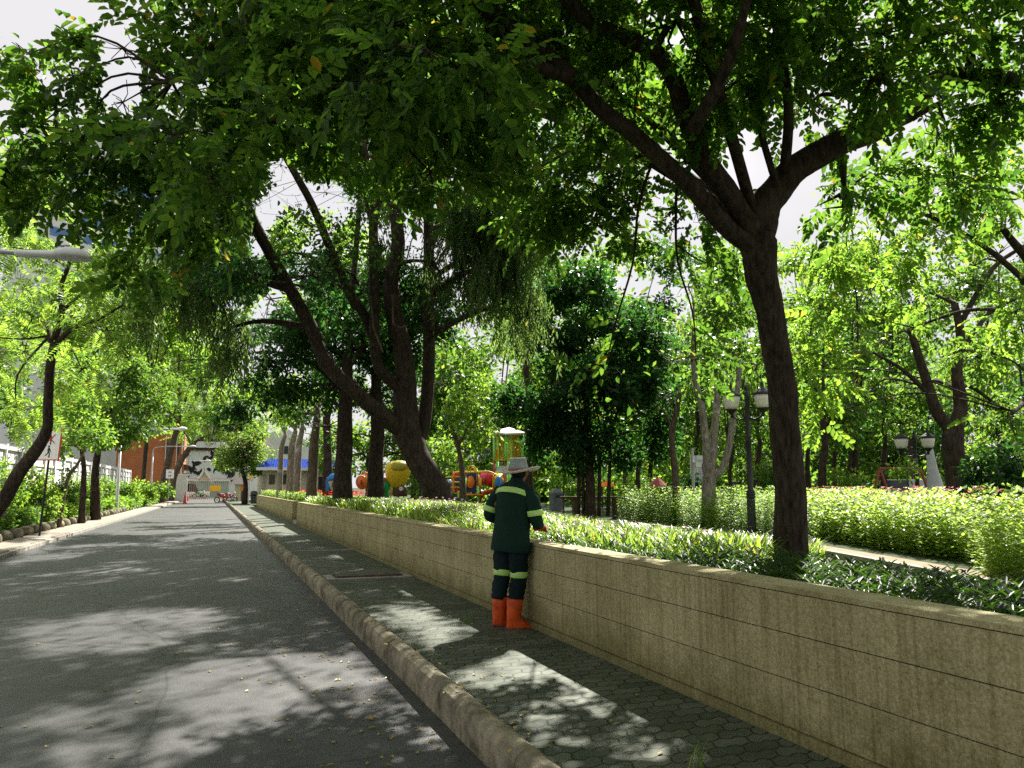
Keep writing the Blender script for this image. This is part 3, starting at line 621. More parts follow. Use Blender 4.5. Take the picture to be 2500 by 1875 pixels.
blA = [B(*q) for q in [
 (1400,40,7.8,180,110),(1180,110,7.6,150,110),(1000,90,7.4,150,110),(1650,50,7.4,190,120),(1900,60,7.6,190,130),(2150,80,8,190,120),(2400,60,8.4,170,120),
 (2440,240,8.6,120,90),(2290,330,9,120,70),(1450,250,8.4,120,90),(1250,300,8.8,150,110),(1540,440,9.6,130,90),(1760,230,7.8,110,110),(1980,250,9,120,100),
 (2130,190,7.6,120,90),(1340,460,9.3,130,110),(1480,560,9.8,130,90),(1100,280,8.2,130,110),(2060,470,9.4,100,80),(2330,450,9.6,130,90),
 (1000,330,8.2,110,90),(860,170,7.0,150,110),(740,300,7.1,130,100),(620,380,7.2,120,110),(600,160,7.4,140,110),(470,330,7.6,120,110),(400,470,8.0,120,90),
 (780,400,7.3,90,60),(560,470,7.6,80,80),(300,250,8.0,60,110),(180,190,7.6,110,110),(250,420,8,120,90),(430,70,7.8,120,90),(520,560,8.2,80,60),
 (1300,-150,7.6,300,130),(1700,-160,7.4,320,150),(2100,-140,7.6,320,150),(900,-140,7.2,260,120),(2500,-100,8,240,150),(500,-120,7.4,240,120),(1500,-420,7,420,170),(2100,-420,7.2,420,170),(900,-420,6.8,380,160),
 (1640,640,10.2,120,80),(1590,780,10.4,90,80),(1480,900,10.0,70,70),(1700,870,10.2,70,60),(1800,620,10.4,60,60)]]
# the upper crown that shades road, pavement and wall
def shade_blobs(x0, x1, y0, y1, h0, h1, step, r_, drop=0.):
    o = []
    for gx in np.arange(x0, x1, step):
        for gy in np.arange(y0, y1, step):
            if R.random() < drop: continue
            h = R.uniform(h0, h1); p = np.array([gx+R.uniform(-.4, .4), gy+R.uniform(-.4, .4), 0])+SUN*h; q = r_*R.uniform(.8, 1.2); o.append((p, q, q, q*.6))
    return o
blA += shade_blobs(-4.6, 3.4, 1.5, 12.5, 7.0, 9.0, 1.35, .95, .08)
for gx in np.arange(-4.5, 6.5, 1.9):  # unseen clumps over and behind the camera, added to block skylight
    for gy in np.arange(-8, 3.6, 1.9): blA.append((np.array([gx+R.uniform(-.5, .5), gy+R.uniform(-.5, .5), R.uniform(6.6, 8.2)]), 1.3, 1.3, .6))
blA += [B(*q) for q in [(1150,120,6.3,150,110),(950,60,6.2,160,110),(720,120,6.3,140,110),(880,260,6.6,120,80),(1050,420,7.6,120,70),(1130,330,7.8,110,80),(640,260,5.6,120,80),(420,330,5.8,100,90),(900,200,5.4,120,80),(520,430,6.2,90,70),(1040,120,5.2,110,80),(1180,200,5.8,90,70),(1000,200,6.5,130,80),(600,60,6.6,130,100),(480,220,7,120,90)]]
blA += [B(*q) for q in [(60,330,8,70,120),(150,480,8.2,110,90),(70,130,8,60,80),(300,120,8,60,90),(200,340,7.8,80,80),(330,640,8.6,80,60),(1350,560,10,100,80),(1700,520,9.6,70,60)]]
tA = make_tree('big dark forked shade tree in the right planter, crown arching over the road', A0, limbsA, blA, 'leaf_near', 'pinnate', 1.4, 4.5, name='shade_tree', sub=.30, sides=12)
# bright drooping foliage right of the trunk: a second tree of the same kind standing behind
R0 = at_ground(2560, 13)
make_tree('leaning tree with bright drooping leaves reaching in from the right edge', R0,
 [([R0, D(2570, 1000, 13), D(2540, 700, 12.6), D(2450, 560, 12)], [.16, .12, .09, .05]), limb((12.6, 11), [(2540,720),(2400,600),(2250,520),(2100,480)], (16, 6)), limb((12.6, 12), [(2545,800),(2450,760),(2350,760),(2230,800)], (13, 6)), limb((12, 9), [(2540,900),(2500,980),(2470,1010)], (14, 8))],
 [B(*q) for q in [(2030,760,11,90,90),(1990,900,10.6,70,100),(2030,640,11,90,70),(2140,620,11.4,90,90),(2020,1010,10.6,40,60),(2280,560,11.8,120,80),(2240,700,12,110,80),(2420,480,12,100,110),(2480,760,11,60,90),(2420,860,12,90,70),(2470,1040,8.6,55,70),(2120,480,11,90,60),(2450,350,12,90,70),(2250,420,12,120,80)]],
 'leaf_light', 'pinnate', 1.25, 2.6, name='drooping_tree', sub=.34)
# -- dark many-stemmed weeping tree in the middle
B0 = at_ground(1078, 20.5, .62)
cB = 20.5
limbsB = [([B0+np.array([.25, 0, -.1]), D(1074, 1212, cB), D(1046, 1160, cB), D(1012, 1102, cB), D(992, 1045, cB), D(990, 990, cB), D(990, 930, cB)], [.55, .38, .34, .34, .38, .33, .30]),
 limb((20.5, 18), [(990,1060),(955,1030),(916,1000),(866,955),(799,888),(751,782),(702,695),(654,609),(611,522),(570,420)], (44, 22)),
 limb((20.5, 20.5), [(990,960),(990,900),(975,820),(957,740),(956,680),(972,590),(960,470),(948,348),(935,250)], (52, 22)),
 limb((20.5, 19), [(985,960),(950,925),(919,880),(914,734),(912,541),(919,445),(890,372),(870,300)], (30, 18)),
 limb((20.8, 22), [(1015,1090),(1036,1030),(1045,940),(1047,820),(1047,686),(1046,541),(1048,396),(1050,280)], (34, 22)),
 limb((21, 22), [(1046,620),(1066,560),(1083,483),(1090,420),(1110,350)], (18, 10)),
 limb((20.5, 17.5), [(925,860),(890,770),(857,724),(809,613),(770,517),(735,450),(688,367),(660,330)], (26, 15)),
 limb((19, 18.2), [(654,620),(628,580),(601,536),(570,490)], (14, 9)),
 limb((21, 21.5), [(945,720),(920,600),(880,420),(880,360)], (16, 10))]
blB = [B(*q) for q in [(560,560,18,90,110),(480,680,18.5,80,110),(420,560,18,90,100),(600,440,18,60,60),(560,800,19.5,70,90),(900,300,20,110,80),(960,420,21,70,60),(820,180,19.5,110,120),(700,130,19,110,130),(1060,330,21,100,80),(1120,520,20,80,110),(1230,640,19,90,120),(1290,760,19,70,100),(1160,640,20.5,60,90),(1060,640,20,50,80),(1200,460,20,100,90),(560,180,18,110,110),(930,600,21,50,40),(1250,520,19.5,90,80),(360,700,18.5,60,90)]]
def strands(root):
    b = MB()
    for pts in ([(870,730),(905,725),(912,800),(935,860)], [(805,860),(822,900)], [(958,720),(960,790),(978,800),(995,795)]):
        b.tube([D(x, y, 19.4) for x, y in pts], .025, 5)
    b.build('hanging_root', 'bark_mid', root)
tB = make_tree('dark weeping tree with many stems fanning from one slanted trunk in the planter', B0, limbsB, blB, 'leaf_weep', 'weep', 1.35, 3.8, name='weeping_tree', sub=.38, sides=10, extra=strands)
# -- dense dark broadleaf crown behind the stems
T0 = at_ground(838, 24, .6)
make_tree('straight dark trunk with a dense dark green crown behind the slanted stems', T0,
 [([T0, D(838, 1150, 24), D(842, 1050, 24), D(845, 950, 24), D(850, 860, 24)], [.34, .27, .24, .2, .15]), limb(24, [(845,960),(780,900),(700,860)], (18, 8)), limb(24, [(848,900),(900,830),(960,800)], (16, 8)), limb((24, 22), [(850,880),(862,700),(880,480),(900,300)], (18, 8))],
 shade_blobs(-4, 2.6, 12.5, 25, 5.6, 8.5, 1.9, 1.25, .25)+shade_blobs(-4.2, 2.8, 7.5, 21, 12, 14, 1.9, 1.35, .1)+[B(*q) for q in [(640,880,23,110,80),(760,830,24,110,80),(700,960,23,120,60),(870,840,25,100,80),(820,940,25,90,60),(580,1000,23,70,50),(980,860,25,80,90),(880,700,26,90,80),(1000,750,26,90,80),(760,720,26,80,70),(520,900,23,60,60),(800,1040,27,80,40),(650,780,25,80,60)]],
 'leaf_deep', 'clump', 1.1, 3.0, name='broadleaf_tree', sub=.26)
T0 = at_ground(918, 25, .6)
make_tree('dark straight tree between the orange play tube and the yellow play figure', T0,
 [([T0, D(918, 1120, 25), D(922, 1020, 25), D(916, 900, 25)], [.3, .24, .22, .14])], [B(*q) for q in [(930,980,26,70,50),(960,900,27,80,60)]], 'leaf_deep', 'clump', 1.1, 2.4, name='broadleaf_tree')
for px, c, w, lab, bk, top in ((762, 30, 26, 'slim grey tree in front of the white guardhouse wall, rightmost of four', 'bark_mid', 1000), (725, 34, 18, 'mottled pale trunk second from the right before the guardhouse', 'bark_pale', 1040),
                     (708, 36, 18, 'mottled pale trunk third from the right before the guardhouse', 'bark_pale', 1050), (683, 40, 14, 'thinnest pale trunk near the guardhouse corner', 'bark_pale', 1060)):
    g = at_ground(px, c, .7)
    make_tree(lab, g, [([g, D(px, 1180, c), D(px+4, 1100, c), D(px+14, top, c)], [w*c/3760*1.15, w*c/3760, w*c/3760*.9, w*c/3760*.6])],
      [B(px-20, 1010, c, 60, 34), B(px+30, 960, c+1, 60, 45), B(px-60, 950, c, 55, 45)], 'leaf_light' if px != 762 else 'leaf_far', 'clump', 1.25, 2.2, bk, name='slim_tree', group='slim trees before the guardhouse')
# -- background mid trees: (label, trunk points px, depth, widths, blobs, leaf, bark)
def simple(lab, px, c, pts, w, bl, leaf, bark='bark_dark', sc=1.3, layers=2.6, lim=[], name='park_tree', kind='clump', group='trees in the park', zz=.3, gaps=True, lit=True):
    g = at_ground(px, c, zz); tr = [g]+[D(x, y, c) for x, y in pts]; n = len(tr)
    rr = [((w[0]*(1-i/(n-1))+w[1]*i/(n-1)))*c/3760 for i in range(n)]; rr[0] *= 1.25
    return make_tree(lab, g, [(tr, rr)]+[limb(c, a, b_) for a, b_ in lim], [B(*q) for q in bl], leaf, kind, sc, layers, bark, group=group, name=name, gaps=gaps, lit=lit)
simple('yellow green tree showing through the stems in front of the sky gap', 800, 34, [(800,1100),(790,900),(780,750)], (24, 12), [(740,640,34,120,110),(660,730,34,70,90),(820,560,35,80,60),(700,560,34,70,50),(860,640,36,80,80)], 'leaf_light', sc=1.5)
simple('hazy green tree behind the orange and yellow play shapes', 900, 52, [(900,1150),(900,1100),(905,1050)], (14, 8), [(800,1080,52,60,60),(870,1060,52,60,60),(940,1080,53,60,60),(990,1120,53,50,50),(900,1140,54,70,30),(820,1130,50,40,40),(760,1060,54,50,40),(1040,1120,54,50,40)], 'leaf_light', sc=1.9)
simple('dark green tree behind the play frame and globe lamp', 1010, 60, [(1010,1150),(1008,1100),(1005,1050)], (12, 7), [(1000,1040,60,70,60),(950,1000,60,60,50),(1060,1010,60,60,60),(1110,1130,61,60,40),(1180,1120,62,60,50),(850,960,60,70,60)], 'leaf_far', sc=2.0)
simple('sunlit bushy tree right of the slanted trunk', 1130, 36, [(1128,1150),(1115,1080),(1090,1010)], (16, 8), [(1120,980,36,90,70),(1060,930,37,60,60),(1160,1050,36,60,50),(1100,1090,37,50,40),(1180,960,38,50,50),(1200,1060,38,40,40)], 'leaf_light', 'bark_mid', sc=1.5, lim=[([(1118,1090),(1150,1030),(1170,1000)], (8, 4))])
simple('tall green tree behind the weeping branches, above the play tower', 1290, 40, [(1290,1100),(1285,900),(1280,700)], (20, 10), [(1230,740,40,90,90),(1330,640,40,110,100),(1300,850,41,60,70),(1190,560,40,90,80),(1420,730,42,80,90)], 'leaf_far', sc=1.7)
for i, (x0_) in enumerate((1395, 1420, 1445, 1470, 1490)): pass
simple('dense dark tree with a bundle of close thin trunks behind the worker', 1440, 25, [(1440,1150),(1436,1050),(1430,950)], (24, 14),
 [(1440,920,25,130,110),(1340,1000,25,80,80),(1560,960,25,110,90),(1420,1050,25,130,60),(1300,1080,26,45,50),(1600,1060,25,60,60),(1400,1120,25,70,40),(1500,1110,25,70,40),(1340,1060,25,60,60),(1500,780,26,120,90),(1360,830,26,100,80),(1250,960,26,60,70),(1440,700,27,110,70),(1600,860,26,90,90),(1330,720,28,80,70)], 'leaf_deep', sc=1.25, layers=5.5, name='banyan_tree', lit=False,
 lim=[([(x, 1260), (x+d, 1150), (x+d*2, 1040)], (10, 8)) for x, d in ((1412, 2), (1425, -2), (1462, 2), (1484, 4))])
simple('pale mottled tree dividing into three upright stems left of the lamp post', 1731, 21, [(1731,1190),(1733,1160),(1728,1130)], (36, 30),
 [(1700,800,21,120,80),(1800,860,22,90,70),(1640,880,22,80,70),(1760,960,23,60,40),(1780,740,21,110,80),(1680,700,21,80,60)], 'leaf_far', 'bark_pale', sc=1.15,
 lim=[([(1728,1160),(1722,1060),(1712,990),(1698,930),(1690,860)], (22, 12)), ([(1738,1150),(1744,1060),(1750,990),(1752,900),(1745,850)], (20, 12)), ([(1742,1165),(1765,1140),(1780,1090),(1790,1020),(1802,940),(1806,880)], (20, 11))], name='pale_tree')
simple('slender brown tree left of the grey utility pole', 1652, 23, [(1648,1150),(1640,1080),(1648,1020),(1660,960)], (18, 12), [(1640,960,23,70,60),(1600,1000,24,60,50),(1690,940,24,50,50)], 'leaf_far', 'bark_mid', sc=1.2, lim=[([(1642,1060),(1630,1020),(1610,990)], (8, 4))])
simple('large dark tree splitting in two behind the far lamp post at the right', 2335, 21, [(2335,1150),(2325,1080),(2330,1030)], (54, 46),
 [(2180,820,22,130,90),(2300,720,22,140,90),(2400,880,23,120,100),(2250,950,23,110,70),(2120,960,24,90,80),(2450,1000,24,80,80),(2380,650,22,120,70),(2140,700,23,90,80)], 'leaf_far', sc=1.15, layers=1.9,
 lim=[([(2330,1060),(2290,1010),(2265,940),(2240,860),(2220,800)], (34, 14)), ([(2333,1050),(2345,980),(2335,900),(2345,820),(2330,740)], (36, 16)), ([(2265,960),(2200,900),(2130,860)], (14, 6)), ([(2340,800),(2400,690),(2440,640),(2500,600)], (14, 9)), ([(2345,860),(2420,760),(2510,720)], (14, 6))], name='dark_forked_tree')
k = 0
for px, c, w, top, leaf in ((1560,34,12,1060,'leaf_far'),(1785,36,10,1080,'leaf_far'),(2010,30,22,1010,'leaf_far'),(2040,36,12,1060,'leaf_light'),(2092,34,20,1000,'leaf_far'),(2075,42,10,1050,'leaf_deep'),(2160,38,16,1030,'leaf_far'),(1530,44,14,1080,'leaf_light'),(1590,46,12,1080,'leaf_deep'),
                     (1850,44,14,1060,'leaf_far'),(1975,48,14,1060,'leaf_light'),(2230,44,18,1040,'leaf_deep'),(2440,32,24,1000,'leaf_far'),(2490,40,20,1000,'leaf_deep'),(1240,56,14,1080,'leaf_light'),(1700,52,14,1060,'leaf_far')):
    k += 1; near = {1560:'behind the banyan',1785:'just right of the three stemmed pale tree',2010:'right beside the big trunk',2040:'second right of the big trunk',2092:'third right of the big trunk',2075:'thin, between two thicker trunks right of the big tree',2160:'left of the far lamp post',1530:'far behind the banyan edge',1590:'far behind the red roofs',1850:'behind the lamp lanterns',1975:'far behind the big trunk',2230:'far behind the far lamp post',2440:'right of the dark forked tree',2490:'at the right edge behind the shrubs',1240:'far behind the play tower',1700:'far behind the grey utility cabinet'}[px]
    simple('slim dark park tree '+near, px, c, [(px-3,1160),(px+rnd.randint(-6,6),1090),(px+rnd.randint(-14,14),top)], (w, w*.6),
      [(px+rnd.randint(-50,50), y_+rnd.randint(-20,20), c+rnd.uniform(-2,2), rnd.randint(60,90), rnd.randint(50,75)) for y_ in (640,760,870,960,1040)], leaf, sc=1.1+c/60, layers=2.3)
# -- dark clipped mass at the right edge
g = Zp(2430, 1240, .3)
g = at_ground(2440, 17.5)
make_tree('dense black green clipped bush at the right edge behind the golden shrubs', g, [([g, g+np.array([0, 0, .8]), g+np.array([.1, 0, 1.5])], [.08, .06, .04])], [B(2440,1150,17.5,75,65),B(2500,1120,18,60,70),B(2400,1190,17.5,50,40)], 'leaf_deep', 'clump', .9, 4.5, name='dark_bush', cat='bush')
# -- left roadside trees
g = at_ground(-60, 17.5, 0)
def fernlimbs(c): return [limb((c, c+1), [(125,835),(110,790),(60,760),(-20,740)], (12, 5)), limb((c, c-1), [(140,835),(180,800),(240,780),(300,745)], (14, 5)), limb(c, [(133,830),(150,770),(150,700),(170,640),(190,560)], (18, 6)), limb((c, c-1.5), [(150,760),(220,700),(300,640)], (9, 4))]
make_tree('leaning dark trunk in front of the no walking sign, with feathery bright crown', g,
 [([g, D(0, 1235, 17.5), D(40, 1165, 17.5), D(90, 1095, 17.4), D(114, 1050, 17.3), D(118, 980, 17.2), D(122, 900, 17.1), D(134, 835, 17)], [.19, .165, .15, .135, .11, .10, .095, .09])]+fernlimbs(17),
 [B(*q) for q in [(60,700,17,110,60),(220,700,16,110,60),(150,600,17,120,50),(60,860,18,90,60),(40,1000,18.5,80,60),(230,800,17,80,50),(40,480,16,100,90),(90,400,16,90,70),(-40,820,17,80,90),(200,900,19,80,50),(10,600,16,70,60),(300,620,16,80,40)]],
 'leaf_fern', 'fern', 1.35, 2.6, name='feathery_tree', sub=.42, group='roadside trees on the left')
def left(lab, px, c, pts, w, bl, leaf, bark='bark_dark', sc=1.3, lim=[], layers=2.6, kind='clump'):
    return simple(lab, px, c, pts, w, bl, leaf, bark, sc, layers, lim, name='roadside_tree', kind=kind, group='roadside trees on the left', zz=0, lit=False)
left('flowering tree with pink blossom beside the no walking sign', 205, 30, [(205,1160),(200,1100),(190,1000)], (14, 8), [(190,1000,29,60,80),(170,900,29,60,60),(230,1060,29,50,50),(150,1090,28,30,30)], 'leaf_light', sc=1.1)
left('round dark green tree above the white fence', 238, 33, [(233,1150),(240,1100),(250,1050)], (20, 12), [(290,1040,33,70,60),(240,1060,32,60,45),(340,980,34,80,60),(300,920,34,90,50),(380,930,36,70,50),(330,1050,36,60,40),(270,990,35,80,50),(200,1010,34,60,50),(400,1000,38,50,40)], 'leaf_far', sc=1.25, layers=3.2)
left('thin brown stem leaning across the white fence', 150, 27, [(165,1170),(185,1140),(203,1110)], (9, 6), [(215,1070,27,35,25)], 'leaf_far', 'bark_mid', sc=1.0)
left('leaning reddish brown trunk beside the second street lamp', 396, 72, [(400,1175),(412,1120),(425,1070),(436,1035)], (18, 12), [(440,960,72,70,50),(380,880,72,90,60),(500,900,72,70,60),(440,820,71,90,60),(330,820,70,80,50)], 'leaf_fern', 'bark_mid', sc=2.4, kind='fern')
left('leaning trunk with forked top left of the white gate pier', 416, 76, [(425,1165),(440,1130),(458,1100),(475,1080)], (16, 12), [(500,1040,76,60,28),(450,1060,76,40,22),(540,1010,77,50,30),(560,1050,77,50,22),(600,1010,78,60,36),(480,1000,76,60,30),(640,1030,78,50,30),(520,960,76,70,40)], 'leaf_fern', 'bark_mid', sc=2.4, lim=[([(470,1085),(490,1070),(520,1060)], (8, 4)), ([(470,1085),(460,1070),(450,1055)], (7, 4))], kind='fern')
left('far bright tree closing the view over the road end', 350, 60, [(352,1150),(360,1050),(370,950)], (12, 8), [(260,800,58,100,60),(360,760,60,100,70),(460,760,62,90,70),(300,860,60,90,60),(420,840,62,80,50),(180,830,56,70,60),(540,880,66,60,60),(120,760,54,90,70),(600,960,66,60,50),(220,720,56,100,60),(400,700,60,90,60),(320,650,60,90,50)], 'leaf_light', sc=2.6)
tf = left('flowering frangipani tree with pale blossom beside the gatehouse', 598, 62, [(600,1185),(592,1150),(590,1120)], (12, 8), [(590,1115,62,62,42),(560,1120,61,36,26),(625,1110,62,40,40),(570,1110,62,45,28),(610,1110,63,40,35),(590,1075,62,45,25),(620,1150,62,30,22),(545,1135,62,30,18),(630,1060,63,30,25)], 'leaf_hedge', sc=1.4, layers=3.6)
tf['group'] = 'trees near the guardhouse'; del tf['group']
P = np.array([D(590, 1100, 61)+rv(1.)*np.array([1.2, .6, .9]) for _ in range(240)]); dd = dots('blossom', P, .09, 'petal_pale', None); dd.parent = tf; dd.location = -np.array(tf.location)
del dd['kind']
# loose pinkish blossom for the flowering tree and far woods
def woods(name, label, x0, x1, y0, y1, n, leaf, zr, sc):
    c = np.stack([R.uniform(x0, x1, n), R.uniform(y0, y1, n), R.uniform(*zr, n)], 1)
    PP, DD, _ = blob_points([(q, R.uniform(1.8, 3.4), R.uniform(1.8, 3.4), R.uniform(1.5, 2.6)) for q in c], 'clump', sc, 1.3)
    o = sprays_mesh(name, PP, DD, 'clump', sc, leaf); return tag(o, label, kind='stuff')
woods('far_woods', 'dense mass of park trees closing the background', 16, 78, 46, 74, 470, 'leaf_far', (.5, 15), 3.0)
woods('understorey', 'low sunlit bushes under the far park trees', 14, 70, 40, 60, 90, 'leaf_light', (.3, 2.2), 2.6)
woods('street_woods', 'tree mass behind the street end buildings', -40, 4, 84, 140, 120, 'leaf_far', (8, 22), 3.6)
for i, (x, y, rz_, h_) in enumerate([(7.5, 36, 1.6, 1.2), (10, 41, 2, 1.6)]): pass

# ---- left planting
def bush(label, px, py, c, rpx, rpz, leaf='leaf_hedge', sc=.8, layers=3.2, name='bush'):
    p = D(px, py, c); g = np.array([p[0], p[1], 0]); rx, rz_ = rpx*c/1880, rpz*c/1880; bl = [(p, rx, rx*.8, rz_)]
    for k in range(4): q = p+np.array([R.uniform(-.7, .7)*rx, R.uniform(-.5, .5)*rx, -R.uniform(.2, .8)*rz_]); q[2] = max(.25, q[2]); bl.append((q, rx*.55, rx*.5, max(.3, rz_*.5)))
    return make_tree(label, g, [([g, g+np.array([0, 0, .25]), g+np.array([.05, .05, max(.5, p[2])])], [.04, .035, .02])], bl, leaf, 'clump', sc, layers, 'bark_mid', name=name, cat='bush', group='bushes along the left footpath', gaps=False, lit=False)
bush('bright bush under the leaning trunk at the left edge', 75, 1195, 26, 72, 58, 'leaf_hedge')
bush('yellow green bush left of the leaning trunk', -10, 1180, 23, 70, 62, 'leaf_light')
bush('shaded bush behind the sign pole', 145, 1195, 31, 52, 50, 'leaf_far')
bush('tall bush below the round dark tree', 200, 1190, 37, 46, 44, 'leaf_hedge')
bush('bright bush right of the dark trunk by the fence', 250, 1192, 43, 42, 36, 'leaf_light', 1.0)
bush('rounded bush farther along the footpath, before the fence', 305, 1194, 50, 36, 28, 'leaf_light', 1.2)
bush('pale green bush near the far street lamp pole', 350, 1193, 58, 34, 22, 'leaf_light', 1.3)
bush('farthest bright bush beside the small white sign', 392, 1193, 66, 28, 20, 'leaf_light', 1.5)
def hedge(label, x0, x1, y0, y1, h, leaf, sc=.6, n=None):
    g = np.array([(x0+x1)/2, (y0+y1)/2, 0]); N = n or int((y1-y0)*(x1-x0)*h*330/(sc*sc)*.5)
    P = np.stack([R.uniform(x0, x1, N), R.uniform(y0, y1, N), R.random(N)**.5*h], 1); P[:, 0] += np.array([XL(q)+4 for q in P[:, 1]]); d = (P-g)*np.array([1.2, .1, .8])+R.normal(size=(N, 3))*.6
    root = thing('hedge', label, 'hedge', g, 'low hedges on the left'); MB().loft([[(x0+.15+XL(q)+4, q, -.02), (x1-.15+XL(q)+4, q, -.02), (x1-.15+XL(q)+4, q, h*.7), (x0+.15+XL(q)+4, q, h*.7)] for q in (y0+.2, (y0+y1)/2, y1-.2)]).build('stems', 'bark_dark', root)
    sprays_mesh('foliage', P, d, 'clump', sc, leaf, root, gaps=False, lit=False); return root
hedge('clipped dark low hedge at the left edge before the sign', -6.3, -5.2, 19, 26, .72, 'leaf_far')
hedge('loose shaded hedge just past the sign pole', -6.3, -5.2, 27, 31, .7, 'leaf_far')
hedge('sunlit yellow green low hedge beyond the sign', -6.4, -5.2, 32, 43, .65, 'leaf_light', .8)
hedge('far sunlit hedge narrowing toward the gate', -6.2, -5.2, 45, 74, .6, 'leaf_light', 1.1)
ribbon('left_verge', lambda y: -7.6, lambda y: XL(y)-.955, 5, 84, -.16, -.02, 'soil')
g0 = None
for i in range(26):
    y = 21+i*1.15+rnd.uniform(-.1, .1); x = XL(y)-1.08+rnd.uniform(-.03, .03); rr = rnd.uniform(.15, .2)
    b = MB(); rings = []
    for z, k in ((-.03, 1), (.1, 1.02), (.19, .86), (.24, .5), (.25, .12)):
        rings.append([(k*rr*1.15*math.cos(a*math.pi/6), k*rr*math.sin(a*math.pi/6)*1.2, z) for a in range(12)])
    o = b.loft(rings).build('edging_stone', 'kerb', smooth=True); o.location = (x, y, 0); o.rotation_euler = (0, 0, rnd.uniform(-.3, .3))
    tag(o, 'rounded mossy edging stone in the row between footpath and left hedges', 'stone', 'edging stones along the left footpath')
# ---- fallen leaves
def curled(name, L, Wd):
    b = MB(); p = L6(np.zeros(3), np.array([1., 0, .1]), np.array([0, 0, 1.]), L, Wd, .35); b.add(p, FACES[6]); return b
litter = []
for i in range(1000):
    y = 2.4+R.random()**1.7*28; x = R.uniform(-3.6, 2.98) if R.random() < .35 else (1.2+R.normal()*.45)
    z = RZ+.006 if x < 1.42 else (.006 if x > 1.7 else .11)
    if x > 2.98: continue
    litter.append((x, y, z))
litter.sort(key=lambda q: q[0]**2+q[1]**2)
protos = []
for i, (x, y, z) in enumerate(litter[:110]):
    if i < 5:
        o = curled('fallen_leaf', rnd.uniform(.045, .07), rnd.uniform(.025, .036)).build('fallen_leaf', 'dryleaf'); protos.append(o)
    else:
        o = protos[i % 5].copy(); COL.objects.link(o)
    o.location = (x, y, z); o.rotation_euler = (rnd.uniform(-.2, .2), rnd.uniform(-.2, .2), rnd.uniform(0, 6.28)); s = rnd.uniform(.4, .95); o.scale = (s, s, s)
    tag(o, 'small dry yellowish leaf fallen on the '+('road' if x < 1.42 else 'pavement' if x > 1.7 else 'kerb'), 'leaf', 'fallen leaves on the '+('road' if x < 1.42 else 'pavement' if x > 1.7 else 'kerb'))
V = []
for x, y, z in litter[110:]:
    a = R.uniform(0, 6.28); V.append(L6(np.array([x, y, z]), np.array([math.cos(a), math.sin(a), .1]), np.array([0, 0, 1.])+rv(.15), R.uniform(.02, .055), .022))
V = np.array(V); F = (np.arange(len(V))[:, None, None]*6+np.array(FACES[6])[None]).reshape(-1, 4)
me = mesh_np('leaf_litter', V.reshape(-1, 3), F); me.materials.append(M['dryleaf']); o = bpy.data.objects.new('leaf_litter', me); COL.objects.link(o); tag(o, 'fine scatter of dry leaf litter farther along road and pavement', kind='stuff')
p = Zp(1136, 1520, 0); o = blades('grass_tuft', 5, (p[0]-.03, p[0]+.03), (p[1]-.03, p[1]+.03), lambda x, y: x*0, .13, .014, 'blade', None); tag(o, 'small tuft of grass growing in the sunlit pavers behind the worker', 'grass tuft', kind='thing')
p = Zp(1700, 1880, 0); o = blades('grass_tuft', 6, (p[0]-.05, p[0]+.05), (p[1]-.03, p[1]+.03), lambda x, y: x*0, .2, .014, 'blade', None); tag(o, 'grass tuft growing from pavers at the bottom edge', 'grass tuft', kind='thing')

# ================================================================== PERSON
pf = Zp(1238, 1529, 0); PX = thing('person', 'worker in dark green uniform, straw hat and orange rubber boots leaning at the planter wall', 'person', (pf[0]-.03, pf[1]-.02, 0), rz=-rad(58))
def ell(cx, cy, z, a, b_, n=20, tilt=0, rot=0):
    return [(cx+a*math.cos(2*math.pi*k/n+rot), cy+b_*math.sin(2*math.pi*k/n+rot), z+tilt*math.sin(2*math.pi*k/n+rot)) for k in range(n)]
# body: one skinned figure (head, neck, torso, arms, legs)
J = {0:(0,.0,.86,.13,.10),1:(0,.0,1.02,.125,.09),2:(0,.01,1.2,.135,.10),3:(0,.01,1.36,.11,.08),4:(0,.03,1.44,.052,.055),5:(0,.06,1.53,.072,.085),6:(0,.065,1.60,.078,.09),7:(0,.05,1.66,.05,.06),
     8:(-.17,.0,1.375,.058,.055),9:(-.255,-.03,1.12,.042,.042),10:(-.2,.2,1.05,.030,.034),11:(-.17,.28,1.04,.034,.022),
     12:(.17,.0,1.375,.058,.055),13:(.26,.0,1.12,.042,.042),14:(.20,.22,1.03,.030,.034),15:(.16,.29,1.01,.034,.022),
     16:(-.10,.0,.80,.088,.088),17:(-.105,.03,.47,.058,.06),18:(-.105,-.02,.10,.036,.042),19:(-.12,.12,.04,.036,.03),
     20:(.10,.0,.80,.088,.088),21:(.11,.05,.47,.058,.06),22:(.13,.02,.10,.036,.042),23:(.17,.15,.04,.036,.03)}
E_ = [(0,1),(1,2),(2,3),(3,4),(4,5),(5,6),(6,7),(3,8),(8,9),(9,10),(10,11),(3,12),(12,13),(13,14),(14,15),(0,16),(16,17),(17,18),(18,19),(0,20),(20,21),(21,22),(22,23)]
def fingers(j, sx):
    base = np.array(J[j][:3]); n0 = len(J)
    for q, (dx, L, dz) in enumerate([(-.03, .07, 0), (-.01, .08, -.005), (.01, .075, -.005), (.028, .06, 0)]):
        a, c2 = len(J), len(J)+1
        J[a] = (base[0]+dx, base[1]+L*.55, base[2]-.01+dz, .0095, .0095); J[c2] = (base[0]+dx*1.05, base[1]+L*.85, base[2]-.045+dz, .0085, .0085); E_.extend([(j, a), (a, c2)])
    a, c2 = len(J), len(J)+1
    J[a] = (base[0]-sx*.045, base[1]+.0, base[2]-.02, .011, .011); J[c2] = (base[0]-sx*.05, base[1]+.035, base[2]-.04, .009, .009); E_.extend([(j, a), (a, c2)])
fingers(11, -1); fingers(15, 1)
